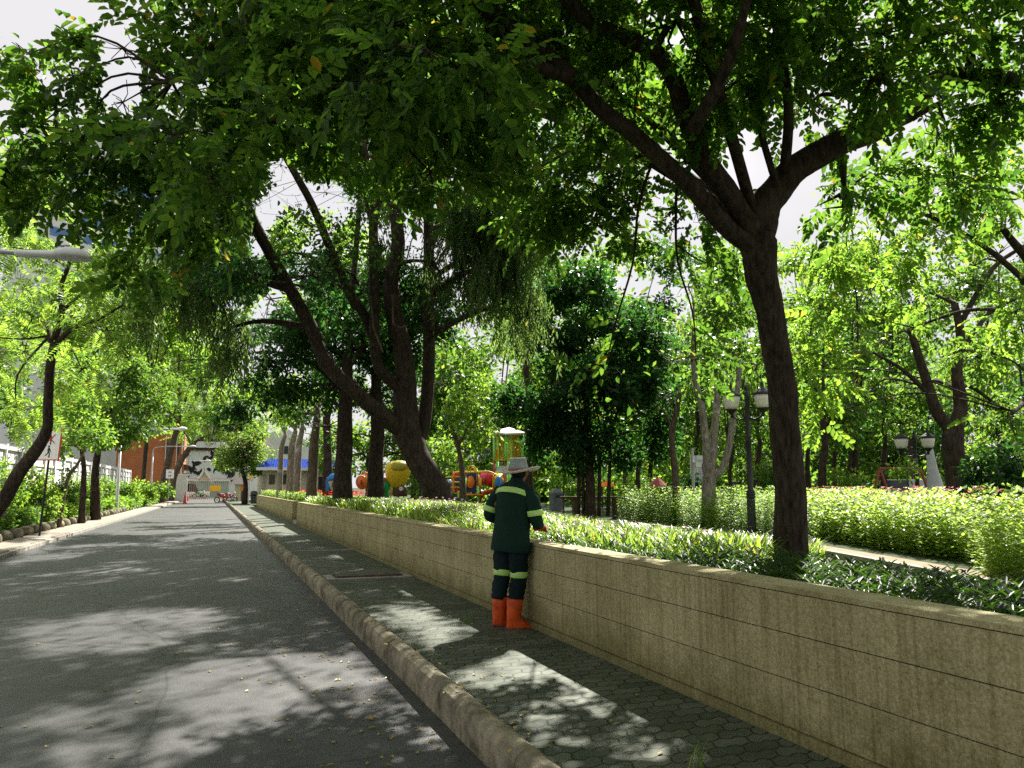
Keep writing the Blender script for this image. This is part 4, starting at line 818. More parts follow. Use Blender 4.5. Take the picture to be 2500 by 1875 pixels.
me = bpy.data.meshes.new('body'); me.from_pydata([J[i][:3] for i in range(len(J))], E_, []); bo = bpy.data.objects.new('body', me); COL.objects.link(bo); bo.parent = PX
sk = bo.modifiers.new('skin', 'SKIN'); sk.use_smooth_shade = True
for i in range(len(J)): me.skin_vertices[0].data[i].radius = J[i][3:5]; me.skin_vertices[0].data[i].use_root = (i == 0)
bo.modifiers.new('subd', 'SUBSURF').levels = 1; bo.modifiers['subd'].render_levels = 2; me.materials.append(M['skin'])
# face and ears, hair
hb = MB()
hb.loft([ell(0, .045, 1.50, .062, .07), ell(0, .035, 1.54, .083, .088), ell(0, .035, 1.60, .09, .098), ell(0, .04, 1.66, .075, .085), ell(0, .045, 1.69, .03, .035)]); hb.build('hair', 'hair', PX, True, local=True)
MB().loft([ell(0, .10, 1.475, .03, .05), ell(0, .092, 1.50, .055, .06), ell(0, .088, 1.54, .072, .075), ell(0, .085, 1.59, .076, .08), ell(0, .08, 1.63, .07, .075)]).build('face', 'skin', PX, True, local=True)
MB().add([(0, .175, 1.565), (-.014, .16, 1.53), (.014, .16, 1.53), (0, .187, 1.535)], [(0,1,3),(0,3,2),(1,2,3)]).build('nose', 'skin', PX, local=True)
for sx in (-1, 1):
    MB().loft([ell(sx*.09, .055, 1.525, .012, .016, 10), ell(sx*.094, .05, 1.55, .014, .022, 10), ell(sx*.09, .055, 1.575, .010, .015, 10)]).build('ear', 'skin', PX, True, local=True)
    MB().loft([ell(sx*.03, .162, 1.563, .012, .006, 8), ell(sx*.03, .166, 1.568, .014, .007, 8), ell(sx*.03, .162, 1.574, .012, .006, 8)]).build('eye', 'black', PX, True, local=True)
uni = mat('uniform_green', (.007, .027, .019), .85, bump=1.0, bscale=9, spec=.15); M['uniform'] = uni
M['trouser'] = mat('trouser_dark', (.010, .020, .022), .9, .25, 5, .5, 14, spec=.1)
# shirt: torso and two sleeves in one garment mesh, with soft folds
def folds(ring, z, amp):
    return [(x+amp*math.sin(7*a+z*9)*math.cos(a), y+amp*math.sin(5*a+z*13+1)*math.sin(a), zz) for (x, y, zz), a in zip(ring, [2*math.pi*k/len(ring) for k in range(len(ring))])]
sb = MB()
T_ = [(.745,.222,.150,0),(.76,.226,.154,0),(.84,.218,.148,0),(.95,.208,.140,0),(1.05,.205,.136,0),(1.15,.213,.138,0),(1.25,.224,.140,.01),(1.33,.228,.132,.01),(1.385,.212,.115,.01),(1.425,.160,.092,.015),(1.45,.095,.075,.02),(1.475,.066,.066,.025),(1.50,.064,.064,.03)]
sb.loft([folds(ell(0, cy, z, a, b_, 28), z, .013 if z < 1.1 else .009 if z < 1.3 else .003) for z, a, b_, cy in T_])
def sleeve(s):
    sh, el, wr = (s*.165, .0, 1.362), (s*.285, -.015+ (.02 if s > 0 else -.01), 1.10), (s*.195, .20, 1.035)
    p, r = smooth_path([sh, ((sh[0]+el[0])/2+s*.02, sh[1]-.005, 1.25), el, ((el[0]+wr[0])/2+s*.01, .09, 1.055), wr], [.072, .074, .066, .058, .05], 5)
    r = [q*(1+.05*math.sin(i*1.9)) for i, q in enumerate(r)]
    return p, r
for s in (-1, 1):
    p, r = sleeve(s); sb.tube(p, r, 14)
sb.build('shirt', 'uniform', PX, True, local=True)
# reflective bands
M['band'] = mat('lime_band', (.42, .80, .13), .5); M['band_mid'] = mat('silver_band', (.50, .62, .26), .3, spec=.6)
def band(ringf, z0, z1, name='reflective_band'):
    b = MB().loft([ringf(z0, 1.04), ringf(z0+.003, 1.06), ringf(z1-.003, 1.06), ringf(z1, 1.04)], cap=False); o = b.build(name, 'band', PX, True, local=True)
    h = (z1-z0); q = MB().loft([ringf(z0+h*.3, 1.068), ringf(z1-h*.3, 1.068)], cap=False).build('silver_strip', 'band_mid', None, True); q.parent = o
def torso_ring(z, k):
    zs_ = [t[0] for t in T_]; a = np.interp(z, zs_, [t[1] for t in T_]); b_ = np.interp(z, zs_, [t[2] for t in T_]); cy = np.interp(z, zs_, [t[3] for t in T_])
    # the yoke band droops toward the shoulders
    out_ = []
    for q in range(28):
        an = 2*math.pi*q/28; dz = -.055*abs(math.cos(an))**3; a2 = np.interp(z+dz, zs_, [t[1] for t in T_]); b2 = np.interp(z+dz, zs_, [t[2] for t in T_])
        out_.append((a2*k*math.cos(an), cy+b2*(k+.02)*math.sin(an), z+dz))
    return out_
band(torso_ring, 1.345, 1.40)
for s in (-1, 1):
    p, r = sleeve(s); i = 8
    q0, q1 = np.array(p[i]), np.array(p[i+1]); d = (q1-q0)/np.linalg.norm(q1-q0)
    o = MB().tube([q0-d*.028, q0-d*.026, q0+d*.026, q0+d*.028], [r[i]*1.04, r[i]*1.1, r[i]*1.1, r[i]*1.04], 14, cap=False).build('sleeve_band', 'band', PX, True, local=True)
    q = MB().tube([q0-d*.010, q0+d*.010], [r[i]*1.12]*2, 14, cap=False).build('silver_strip', 'band_mid', None, True); q.parent = o
tb = MB()
for s, ky in ((-1, .02), (1, .04)):
    p, r = smooth_path([(s*.092, .0, .86), (s*.096, .01, .72), (s*.098, ky, .50), (s*.100, ky-.02, .36), (s*.100, ky-.03, .26)], [.112, .105, .084, .084, .074], 6)
    r = [q*(1+.055*math.sin(i*2.1+s)+.03*math.sin(i*.9)) for i, q in enumerate(r)]; tb.tube(p, r, 16, wob=.03)
    if True:
        i = 11; q0 = np.array(p[i]); d = np.array(p[i+1])-q0; d /= np.linalg.norm(d)
        o = MB().tube([q0-d*.032, q0-d*.03, q0+d*.03, q0+d*.032], [r[i]*1.05, r[i]*1.1, r[i]*1.1, r[i]*1.05], 16, cap=False).build('knee_band', 'band', PX, True, local=True)
        q = MB().tube([q0-d*.012, q0+d*.012], [r[i]*1.12]*2, 16, cap=False).build('silver_strip', 'band_mid', None, True); q.parent = o
tb.loft([ell(0, 0, .74, .19, .125), ell(0, 0, .80, .205, .135), ell(0, 0, .90, .195, .125), ell(0, 0, .95, .18, .12)]); tb.build('trousers', 'trouser', PX, True, local=True)
for s, fy, yaw in ((-1, .02, -.35), (1, .0, -.62)):
    cx, cy = s*.100, fy+.0; b = MB(); dx, dy = math.sin(-yaw), math.cos(yaw)
    pts = [(.285,.083,.083,0),(.28,.086,.086,0),(.20,.076,.078,0),(.12,.068,.074,.0),(.085,.064,.085,.015),(.065,.060,.115,.045),(.035,.060,.14,.07),(.012,.062,.148,.075),(0.001,.060,.146,.075)]
    rings = []
    for z, a, b_, off in pts:
        r_ = []
        for k2 in range(18):
            an = 2*math.pi*k2/18; lx = a*math.cos(an)*(1-.15*(off > .02)*(math.sin(an) > 0)*math.sin(an)); ly = off+b_*math.sin(an)
            r_.append((cx+lx*math.cos(yaw)-ly*math.sin(yaw) if False else cx+lx*dy+ly*dx, cy-lx*dx+ly*dy, z))
        rings.append(r_)
    o = b.loft(rings[::-1]).build('boot', 'orange_boot', PX, True, local=True)
    q = MB().loft([rings[0], [(x*1.0, y*1.0, .292) for x, y, z in rings[0]]]).build('boot_rim', 'orange_boot', None, True); q.parent = o
    so = MB(); cxx = np.mean([p_[0] for p_ in rings[-1]]); cyy = np.mean([p_[1] for p_ in rings[-1]])
    so.loft([[(cxx+(x-cxx)*1.04, cyy+(y-cyy)*1.03, z_) for x, y, _ in rings[-1]] for z_ in (.0, .018)]); q = so.build('sole', mat('sole', (.35, .06, .02), .7), None); q.parent = o
# straw hat
M['straw'] = mat('woven_straw', (.18, .24, .22), .8, col2=(.42, .47, .42), vscale=110, bump=.5, bscale=140, det=1)
M['straw_pale'] = mat('pale_straw', (.66, .67, .63), .8, col2=(.82, .80, .76), vscale=90, bump=.4, bscale=120, det=1)
PX.rotation_euler = (Matrix.Rotation(rad(4.2), 3, Vector((-CR[1]*-1, CR[0]*-1, 0)).cross(Vector((0,0,0))) if False else Vector((CF[0], CF[1], 0)).normalized()) @ Matrix.Rotation(-rad(58), 3, 'Z')).to_euler()
ht = bpy.data.objects.new('hat', None); hp = Vector(PX.location); COL.objects.link(ht); ht.parent = PX; ht.location = (0, .035, 1.575); ht.rotation_euler = (rad(7), rad(-2), 0)
def brim(z): 
    pass
b = MB(); rings = []
for r_, z in ((.098, .0), (.12, -.006), (.15, -.012), (.185, -.010), (.215, .002), (.222, .008)):
    rings.append([(r_*1.0*math.cos(2*math.pi*k/36), r_*1.06*math.sin(2*math.pi*k/36), z+(.035*(r_/.22)**2)*abs(math.cos(2*math.pi*k/36))**2-.012*(r_/.22)*abs(math.sin(2*math.pi*k/36))) for k in range(36)])
rings += [[(x*.998, y*.998, z-.006) for x, y, z in q] for q in rings[::-1]]
b.loft(rings, cap=False).build('brim', 'straw_pale', ht, True, local=True)
MB().loft([ell(0, 0, -.004, .100, .110, 28), ell(0, 0, .05, .094, .102, 28), ell(0, 0, .10, .086, .094, 28), ell(0, 0, .125, .080, .088, 28), ell(0, 0, .132, .070, .078, 28), ell(0, 0, .124, .03, .035, 28)]).build('hat_crown', 'straw', ht, True, local=True)
MB().loft([ell(0, 0, .004, .1025, .1125, 28), ell(0, 0, .022, .1005, .1105, 28)], cap=False).build('hat_ribbon', 'dull_red', ht, True, local=True)
MB().loft([ell(0, 0, .122, .0835, .0915, 28), ell(0, 0, .134, .078, .086, 28), ell(0, 0, .1345, .066, .074, 28)], cap=False).build('hat_piping', 'straw_pale', ht, True, local=True)
for s in (-1, 1):
    base = np.array(J[11 if s < 0 else 15][:3]); gl = MB()
    gl.loft([[(base[0]+.045*math.cos(a*.628), base[1]-.10+.0*a, base[2]+.045*math.sin(a*.628)) for a in range(10)], [(base[0]+.046*math.cos(a*.628), base[1]-.02, base[2]+.032*math.sin(a*.628)) for a in range(10)], [(base[0]+.044*math.cos(a*.628), base[1]+.03, base[2]-.005+.02*math.sin(a*.628)) for a in range(10)]])
    for dx, L in ((-.031, .07), (-.010, .08), (.011, .075), (.030, .06)):
        gl.tube([base+np.array([dx, .015, -.004]), base+np.array([dx, L*.6, -.012]), base+np.array([dx*1.05, L*.9, -.05])], [.0125, .012, .010], 8)
    gl.tube([base+np.array([-s*.035, -.01, -.01]), base+np.array([-s*.055, .015, -.025]), base+np.array([-s*.05, .045, -.045])], [.014, .013, .011], 8)
    gl.build('glove', 'red', PX, True, local=True)
# ================================================================== STREET FURNITURE
def lantern_post(label, base, H=3.35, sc=1.0, ang=0, m='iron'):
    t = thing('lamp_post', label, 'lamp post', base, 'double lantern lamp posts in the park', rz=ang)
    b = MB(); b.lathe([(.13,0),(.13,.06),(.095,.1),(.085,.7),(.075,.72),(.10,.74),(.10,.76),(.08,.78),(.10,.80),(.10,.82),(.08,.84),(.10,.86),(.06,.9),(.055,1.9),(.075,1.93),(.05,1.96),(.075,1.99),(.048,2.02),(.042,2.75),(.055,2.78),(.05,2.9),(.02,2.98),(.035,3.02),(.004,3.10)], (0, 0, 0), 14)
    b.build('pole', m, t, True, local=True)
    for s in (-1, 1):
        a = MB().tube(*smooth_path([(0,0,2.42),(s*.12,0,2.36),(s*.26,0,2.40),(s*.33,0,2.50)], [.022]*4, 4), n=8)
        a.tube(*smooth_path([(0,0,2.60),(s*.10,0,2.60),(s*.16,0,2.52),(s*.10,0,2.46),(s*.06,0,2.5)], [.014]*5, 4), n=6); a.build('arm', m, t, True, local=True)
        h = bpy.data.objects.new('lantern', None); COL.objects.link(h); h.parent = t; h.location = (s*.33, 0, 2.5)
        MB().lathe([(.01,-.10),(.025,-.08),(.03,-.02),(.07,.03),(.12,.07),(.13,.09)], (0,0,0), 16).build('lantern_base', m, h, True, local=True)
        MB().lathe([(.12,.09),(.15,.16),(.175,.28),(.182,.36)], (0,0,0), 18).build('glass_shade', 'lampglass', h, True, local=True)
        MB().lathe([(.20,.36),(.20,.385),(.17,.42),(.11,.46),(.10,.475),(.06,.50),(.025,.54),(.035,.575),(.02,.62),(.004,.68)], (0,0,0), 18).build('lantern_cap', m, h, True, local=True)
    t.scale = (sc, sc, sc); return t
M['lampglass'] = mat('lampglass', (.80, .76, .68), .35); M['lampcap'] = mat('lampcap', (.25, .20, .20), .4)
lp = at_ground(1832, 18.2, .3)
lantern_post('double lantern lamp post standing left of the big trunk among green shrubs', lp, sc=1.14, ang=-PS-.55, m='iron')
lantern_post('farther double lantern lamp post left of the dark forked tree', at_ground(2240, 22.5, -.2), sc=1.05, ang=-PS-.5)
lantern_post('small far double lantern lamp post beside the playground', at_ground(1100, 62, .3), sc=1.1, ang=-PS)
t = thing('globe_lamp', 'single white globe lamp behind the fork of the weeping tree', 'lamp', at_ground(1026, 27, .6)); MB().lathe([(.07,0),(.05,.1),(.04,3.05),(.08,3.1),(.10,3.16)], (0,0,0), 10).build('pole', 'iron', t, True, local=True)
MB().lathe([(.09,3.16),(.15,3.24),(.18,3.42),(.16,3.58),(.06,3.66),(.02,3.70)], (0,0,0), 14).build('globe', 'lampglass', t, True, local=True)
def cobra(label, pole, head, h, size=.9):
    pole = np.array(pole, float); head = np.array(head, float); t = thing('street_lamp', label, 'street lamp', (pole[0], pole[1], 0), 'street lamps along the left of the road')
    d = head-np.array([pole[0], pole[1], h-.35]); P_ = np.array([pole[0], pole[1], 0]); L = np.linalg.norm(head[:2]-pole[:2]); u = np.array([*(head[:2]-pole[:2])/L, 0])
    MB().tube([P_, P_+[0,0,.4], P_+[0,0,h-.9]], [.10,.085,.06], 10).build('pole', 'steel', t, True)
    MB().tube(*smooth_path([P_+[0,0,h-.95], P_+[0,0,h-.4], P_+u*.25+[0,0,h-.12], P_+u*L*.5+[0,0,h-.02], head], [.055,.045,.038,.034,.03], 5), n=8).build('arm', 'steel', t, True)
    s = np.array([-u[1], u[0], 0]); z = np.array([0,0,1.]); rings = []
    for a, w, zt, zb in ((-.02,.04,.03,-.03),(.02,.065,.05,-.05),(.45,.10,.07,-.045),(.50,.15,.10,-.05),(.62,.175,.135,-.05),(.78,.165,.13,-.05),(.88,.12,.09,-.045),(.93,.05,.03,-.03)):
        a *= size/.9; w *= size/.9; c = head+u*a
        rings.append([c+s*w*math.cos(q)+z*((zt if math.sin(q) > 0 else -zb)*math.sin(q)) for q in [2*math.pi*k/14 for k in range(14)]])
    hd = MB().loft(rings).build('lamp_head', 'white', t, True)
    rings = []
    for a, w, zz in ((.50,.11,-.03),(.53,.13,-.09),(.62,.145,-.14),(.76,.14,-.13),(.84,.09,-.07)):
        a *= size/.9; w *= size/.9; c = head+u*a; rings.append([c+s*w*math.cos(q)+z*(zz*(.5+.5*abs(math.sin(q))) if math.sin(q) < 0 else -.02) for q in [2*math.pi*k/14 for k in range(14)]])
    gl = MB().loft(rings).build('lens', mat('lens', (.35, .36, .33), .15, spec=.6), None, True); gl.parent = hd
    return t
h1 = D(40, 618, 10.5); cobra('nearest street lamp head reaching in from the left edge', (h1[0]-2.6, h1[1]+.3), h1, h1[2]+.02)
h2 = D(412, 1047, 42); cobra('second street lamp, white head above the leaning reddish trunk', (h2[0]-2.3, h2[1]), h2, h2[2])
h3 = D(450, 1090, 66); cobra('third street lamp with a long curved arm beside the orange building', (h3[0]-2.4, h3[1]), h3, h3[2])
h4 = D(492, 1125, 84); cobra('farthest street lamp near the gate', (h4[0]-2.0, h4[1]), h4, h4[2])
# sign with red border: crossed-out walker above, walker below
g = Zp(96, 1308, 0); top = D(128, 1050, 22.1)
t = thing('road_sign', 'tilted white sign with red border, crossed out walking figure above a walking figure', 'sign', g)
ax = (top-g); H_ = np.linalg.norm(ax); ax /= H_; MB().tube([g, g+ax*(H_-.15)], .03, 8).build('pole', 'iron', t)
sx = CR.copy(); sx = sx*1.0+np.array([0,0,0]); nrm = np.cross(sx, ax); nrm /= np.linalg.norm(nrm); nrm = -nrm if nrm@CF > 0 else nrm
c0 = g+ax*(H_-.44)+nrm*.04
tilt = .0
def SP(u, v, w=0): return c0+sx*u+ax*v+nrm*w
MB().obox(SP(0,0), sx*.32, ax*.44, nrm*.010).build('border', 'red', t)
MB().obox(SP(0,0,.012), sx*.285, ax*.405, nrm*.004).build('plate', 'white_bright', t)
def walker(v0, k=1.0):
    b = MB(); f = lambda pts, w: [b.obox((SP(*p, .019)+SP(*q, .019))/2, (SP(*q)-SP(*p))/2, np.cross((SP(*q)-SP(*p))/np.linalg.norm(SP(*q)-SP(*p)), nrm)*w, nrm*.003) for p, q in zip(pts[:-1], pts[1:])]
    f([(0, v0+.02), (.0, v0+.13)], .026); f([(0, v0+.03), (.03, v0-.06), (.02, v0-.15), (.045, v0-.15)], .015); f([(0, v0+.03), (-.03, v0-.05), (-.10, v0-.11)], .013)
    f([(0, v0+.12), (.045, v0+.05), (.06, v0+.0)], .010); f([(0, v0+.12), (-.04, v0+.05)], .010)
    b.prism([SP(.03*math.cos(a*.785), v0+.165+.03*math.sin(a*.785), .016) for a in range(8)], nrm*.006); b.build('pictogram', 'black', t)
walker(.19); walker(-.19)
b = MB()
for a_, b2 in (((-.10, .06), (.14, .32)), ((-.10, .32), (.14, .06))):
    p, q = SP(*a_, .026), SP(*b2, .026); b.obox((p+q)/2, (q-p)/2, np.cross((q-p)/np.linalg.norm(q-p), nrm)*.012, nrm*.002)
b.build('red_cross', 'red', t)
g = D(410, 1225, 58); g[2] = 0
t = thing('small_sign', 'small white sign on a thin post past the leaning trunks', 'sign', g); c = D(415, 1157, 58)
MB().tube([g, [g[0], g[1], c[2]]], .03, 6).build('pole', 'steel', t); MB().obox(c, CR*.30, [0,0,.33], [0,.015,0]).build('plate', 'white_bright', t)
b = MB(); 
for v in (.14, -.14): 
    for u in (-.08, .06): b.obox(c+CR*u+np.array([0,-.02,v]), CR*.02, [0,0,.08], [0,.004,0])
    b.obox(c+CR*-.01+np.array([0,-.02,v]), CR*.07, [0,0,.018], [0,.004,0])
b.build('pictogram', 'black', t)
# white panel fence on the left
t = thing('panel_fence', 'long white concrete panel fence behind the left hedges', 'fence', (-7.2, 55, 0)); FX = -7.25
b = MB(); y = 14.
while y < 84:
    MB().box((FX-.05, y+.12, -.05), (FX+.03, y+2.5-.12, 2.78)).build('panel', 'white', t) if y > 22 else None
    y += 2.5
y = 24.
while y < 86:
    MB().box((FX-.14, y-.13, -.05), (FX+.13, y+.13, 3.0)).build('post', 'white', t); y += 2.5
MB().box((FX-.12, 24.14, 2.785), (FX+.11, 84, 2.93)).build('top_rail', 'white', t); MB().box((FX-.04, 24.14, 2.30), (FX+.08, 84, 2.40)).build('middle_rail', 'white', t)
t = thing('white_fence', 'near stretch of the white fence at the left edge with a red capped rail', 'fence', (-7.6, 19, 0))
MB().box((-8.35, 12, -.05), (-8.2, 24, 2.9)).build('panel', 'white', t); MB().box((-8.38, 12, 2.905), (-8.15, 24, 3.02)).build('cap_rail', 'dull_red', t)
for y in (13, 15.5, 18, 20.5, 23): MB().box((-8.195, y-.12, -.05), (-8.05, y+.12, 3.25)).build('post', 'white', t)
# ================================================================== FAR END
def F2(u0, u1, v0, v1, c, dep=.2):
    """box facing down the road: photo x range, photo y range at depth c, thickness dep"""
    a = D(u0, v1, c); d = D(u1, v0, c); return ((min(a[0], d[0]), a[1], a[2]), (max(a[0], d[0]), a[1]+dep, d[2]))
def fb(mb, u0, u1, v0, v1, c, dep=.2, yoff=0, z0=None):
    lo, hi = F2(u0, u1, v0, v1, c, dep); Y = D(510, 1190, c)[1]+yoff; lo = (lo[0], Y, lo[2] if z0 is None else z0); hi = (hi[0], Y+dep, hi[2]); return mb.box(lo, hi)
# guardhouse with blue tiled roof
c = 60; Y = D(510, 1190, c)[1]
g = D(720, 1215, c); t = thing('guardhouse', 'single storey cream guardhouse with blue tiled roof edge at the end of the planter', 'building', (g[0], Y, 0))
fb(MB(), 640, 880, 1146, 1230, c, 6, z0=0).build('wall', 'cream', t)
w = mat('blue_tiles', (.012, .045, .30), .9, spec=.05); M['blue_tiles'] = w; q, bb = nodes(w); wv = q.nodes.new('ShaderNodeTexWave'); wv.inputs['Scale'].default_value = 2.4; wv.bands_direction = 'X'; gg = q.nodes.new('ShaderNodeNewGeometry'); q.links.new(gg.outputs['Position'], wv.inputs['Vector']); bp = q.nodes.new('ShaderNodeBump'); bp.inputs['Distance'].default_value = .03; q.links.new(wv.outputs['Fac'], bp.inputs['Height']); q.links.new(bp.outputs[0], bb.inputs['Normal'])
lo, hi = F2(628, 890, 1128, 1140, c); x0, x1, z0, z1 = lo[0], hi[0], lo[2], hi[2]+.12
rf = MB().add([(x0, Y-.9, z0), (x1, Y-.9, z0), (x1+.2, Y+1.2, z1+.25), (x0+1.0, Y+1.2, z1+.25), (x1, Y+6.6, z0), (x0, Y+6.6, z0)], [(0,1,2,3), (3,2,4,5), (0,3,5)]).build('roof', 'blue_tiles', t)
MB().box((x0-.03, Y-.96, z0-.24), (x1, Y-.9, z0)).build('fascia', 'white', t); MB().box((x0-.03, Y-.89, z0-.20), (x0, Y+6.6, z0-.01)).build('fascia', 'white', t)
for u0, u1 in ((660, 676), (688, 720), (728, 735)):
    f = fb(MB(), u0, u1, 1158, 1182, c, .05, -.06).build('window', 'window_dark', t)
fb(MB(), 788, 812, 1163, 1225, c, .05, -.06, z0=0).build('door', 'window_dark', t)
b = MB(); lo, hi = F2(642, 652, 1158, 1200, c)
for k in range(3): b.box((lo[0]+k*.11, Y-.07, lo[2]), (lo[0]+k*.11+.04, Y-.03, hi[2]))
b.build('window_bars', 'steel', t)
# white gable building behind it
t = thing('white_building', 'tall white gable wall rising behind the blue roof', 'building', at_ground(750, 80, 0)); c = 80; Y2 = D(510, 1190, c)[1]
b = MB(); lo, hi = F2(660, 800, 1040, 1130, c); b.prism([(lo[0], Y2, 0), (hi[0], Y2, 0), (hi[0], Y2, lo[2]+1.6), (lo[0]+1.8, Y2, hi[2]), (lo[0], Y2, hi[2]-.5)], (0, 8, 0)); b.build('wall', 'white', t)
fb(MB(), 700, 712, 1085, 1105, c, .05, -.06).build('window', 'window_dark', t)
# gatehouse hut
c = 74; Yh = D(510, 1190, c)[1]; g = D(588, 1220, c); t = thing('gatehouse', 'small cream sentry hut with grey tiled hip roof beside the gate', 'hut', (g[0], Yh, 0))
lo, hi = F2(574, 606, 1182, 1222, c); MB().box((lo[0], Yh, -.1), (hi[0], Yh+1.8, hi[2])).build('wall', 'cream', t)
x0, x1, zz = lo[0]-.5, hi[0]+.3, hi[2]; m_ = ((x0+x1)/2, Yh+.9, zz+.95)
MB().add([(x0, Yh-.5, zz), (x1, Yh-.5, zz), (x1, Yh+2.3, zz), (x0, Yh+2.3, zz), (m_[0]-.25, m_[1], m_[2]), (m_[0]+.25, m_[1], m_[2])], [(0,1,5,4), (1,2,5), (2,3,4,5), (3,0,4), (0,3,2,1)]).build('roof', mat('hut_tiles', (.10, .085, .075), .8, .5, 8, .5, 20), t)
fb(MB(), 589, 604, 1186, 1198, c, .06, -.07).build('orange_panel', 'orange', t); fb(MB(), 589, 604, 1199, 1220, c, .05, -.06, z0=-.05).build('doorway', 'brown', t)
# gate, pier wall, cones
t = thing('gate_pier', 'white end wall of the fence beside the gate', 'wall', (-3.6, 80, 0)); c = 78; Yp = D(510, 1190, c)[1]
lo, hi = F2(424, 459, 1161, 1222, c); MB().box((lo[0], Yp, -.1), (hi[0], Yp+.4, hi[2])).build('wall', 'white', t); MB().box((lo[0]-.05, Yp-.05, hi[2]), (hi[0]+.08, Yp+.45, hi[2]+.15)).build('cap', 'white_bright', t)
t = thing('notice_frame', 'red framed notice board standing on the gate pier', 'sign', (lo[0]+.8, Yp+.2, hi[2]+.15)); p = D(450, 1150, c)
fb(MB(), 443, 447, 1130, 1159, c, .1, .1).build('post', 'dull_red', t); fb(MB(), 458, 461, 1120, 1159, c, .1, .1).build('post', 'dull_red', t); fb(MB(), 447, 458, 1134, 1158, c, .06, .12).build('board', 'brown', t); fb(MB(), 449, 456, 1149, 1156, c, .06, .05).build('white_disc', 'white_bright', t)
c = 90; Yg = D(510, 1190, c)[1]; t = thing('steel_gate', 'grey barred sliding gate across the road end', 'gate', (.6, Yg, 0)); lo, hi = F2(462, 568, 1168, 1215, c)
b = MB(); x = lo[0]
while x < hi[0]: b.box((x, Yg, -.1), (x+.045, Yg+.04, hi[2])); x += .22
b.build('bars', 'steel', t); MB().box((lo[0], Yg-.03, hi[2]-.1), (hi[0], Yg-.003, hi[2])).build('rail', 'steel', t); MB().box((lo[0], Yg-.03, .1), (hi[0], Yg-.003, .2)).build('rail', 'steel', t)
MB().box((0.1, Yg-.05, .9), (1.3, Yg-.033, 1.5)).build('yellow_notice', 'yellow', t)
def cone(label, px, c, h):
    p = D(px, 1190, c); t = thing('traffic_cone', label, 'traffic cone', (p[0], p[1], RZ), 'orange cones by the gate'); MB().lathe([(.17*h, .03), (.15*h, .06), (.03*h, h)], (0,0,0), 12).build('cone', 'red', t, True, local=True); MB().box((-.2*h,-.2*h,0), (.2*h,.2*h,.04)).build('base', 'red', t, local=True)
    MB().lathe([(.105*h, .42*h), (.075*h, .62*h)], (0,0,0), 12).build('white_collar', 'white', t, True, local=True)
cone('taller orange cone in front of the white gate pier', 453, 70, 1.0); cone('smaller orange cone behind, nearer the gate', 460, 84, .6)
# parked motorbikes
def bike(label, px, c, rz, col):
    p = D(px, 1190, c); t = thing('motorbike', label, 'motorbike', (p[0], p[1], RZ), 'motorbikes parked by the gatehouse', rz=rz)
    for x in (-.6, .6):
        ring = []
        for k in range(20):
            a = 2*math.pi*k/20; ring.append((x+.25*math.cos(a), 0, .30+.25*math.sin(a)))
        w = MB().tube(ring+[ring[0], ring[1]], .05, 6, cap=False).build('wheel', 'black', t, True, local=True)
        q = MB().tube([(x, -.04, .30), (x, .04, .30)], .08, 8).tube([(x-.22,0,.3),(x+.22,0,.3)], .01, 4).tube([(x,0,.08),(x,0,.52)], .01, 4).build('hub', 'steel', None); q.parent = w
    MB().loft([[(-.55+dx, w*math.cos(a*.785), z+h*math.sin(a*.785)) for a in range(8)] for dx, w, z, h in ((0,.06,.72,.05),(.3,.12,.66,.12),(.6,.12,.60,.16),(.85,.07,.62,.12),(1.0,.05,.78,.08))]).build('body', col, t, True, local=True)
    MB().loft([[(x, .11*math.cos(a*.785), .82+z+.05*math.sin(a*.785)) for a in range(8)] for x, z in ((-.6,.03),(-.3,0),(.1,0))]).build('seat', 'black', t, True, local=True)
    MB().tube([(.6,0,.3),(.42,0,1.0)], .03, 6).tube([(.42,-.32,1.02),(.42,.32,1.02)], .018, 6).build('fork', 'steel', t, local=True)
    MB().lathe([(.03,0),(.09,.03),(.09,.1),(.03,.14)], (.50,0,.88), 10).build('headlight', 'lampglass', t, True, local=True)
bike('red motorbike parked in front of the gatehouse, left one', 546, 72, .5, 'red'); bike('red and black motorbike parked right beside the gatehouse wall', 563, 73, .7, 'dull_red')
bike('green motorbike seen behind the gate bars', 488, 97, .2, 'green_play')
# bin and small post by the guardhouse
def litter_bin(label, p, h, grp=None):
    t = thing('waste_bin', label, 'bin', p, grp); k = h/1.0
    MB().loft([[(x*k, y*k, z*k) for x, y in ((-.26*s,-.26*s),(.26*s,-.26*s),(.26*s,.26*s),(-.26*s,.26*s))] for s, z in ((.85,0),(1,.75))]).build('body', 'grey', t, local=True)
    MB().loft([[(x*k, y*k, z*k) for x, y in ((-.28*s,-.28*s),(.28*s,-.28*s),(.28*s,.28*s),(-.28*s,.28*s))] for s, z in ((1,.752),(1,.82),(.55,1.0))]).build('lid', 'grey', t, local=True)
    MB().box((-.14*k,-.275*k,.60*k), (.14*k,-.262*k,.70*k)).build('flap', 'black', t, local=True)
litter_bin('dark grey lidded waste bin at the far end of the planter', (D(621, 1190, 64)[0], D(621, 1190, 64)[1], 0), 1.05)
litter_bin('grey lidded waste bin in the park right of the worker', at_ground(1357, 36, .3), 1.0)
t = thing('post_light', 'thin grey post with a small yellow sign beside the gatehouse', 'post', at_ground(608, 70, 0)); lo = D(608, 1190, 70)
MB().tube([(lo[0], lo[1], 0), (lo[0]+.1, lo[1], 2.9)], .05, 8).build('pole', 'steel', t); MB().box((lo[0]-.1, lo[1]-.1, 2.15), (lo[0]+.3, lo[1]-.06, 2.55)).build('yellow_plate', 'yellow', t); MB().box((lo[0]-.15, lo[1]-.15, 2.9), (lo[0]+.45, lo[1]+.05, 3.0)).build('lamp_head', 'white', t)
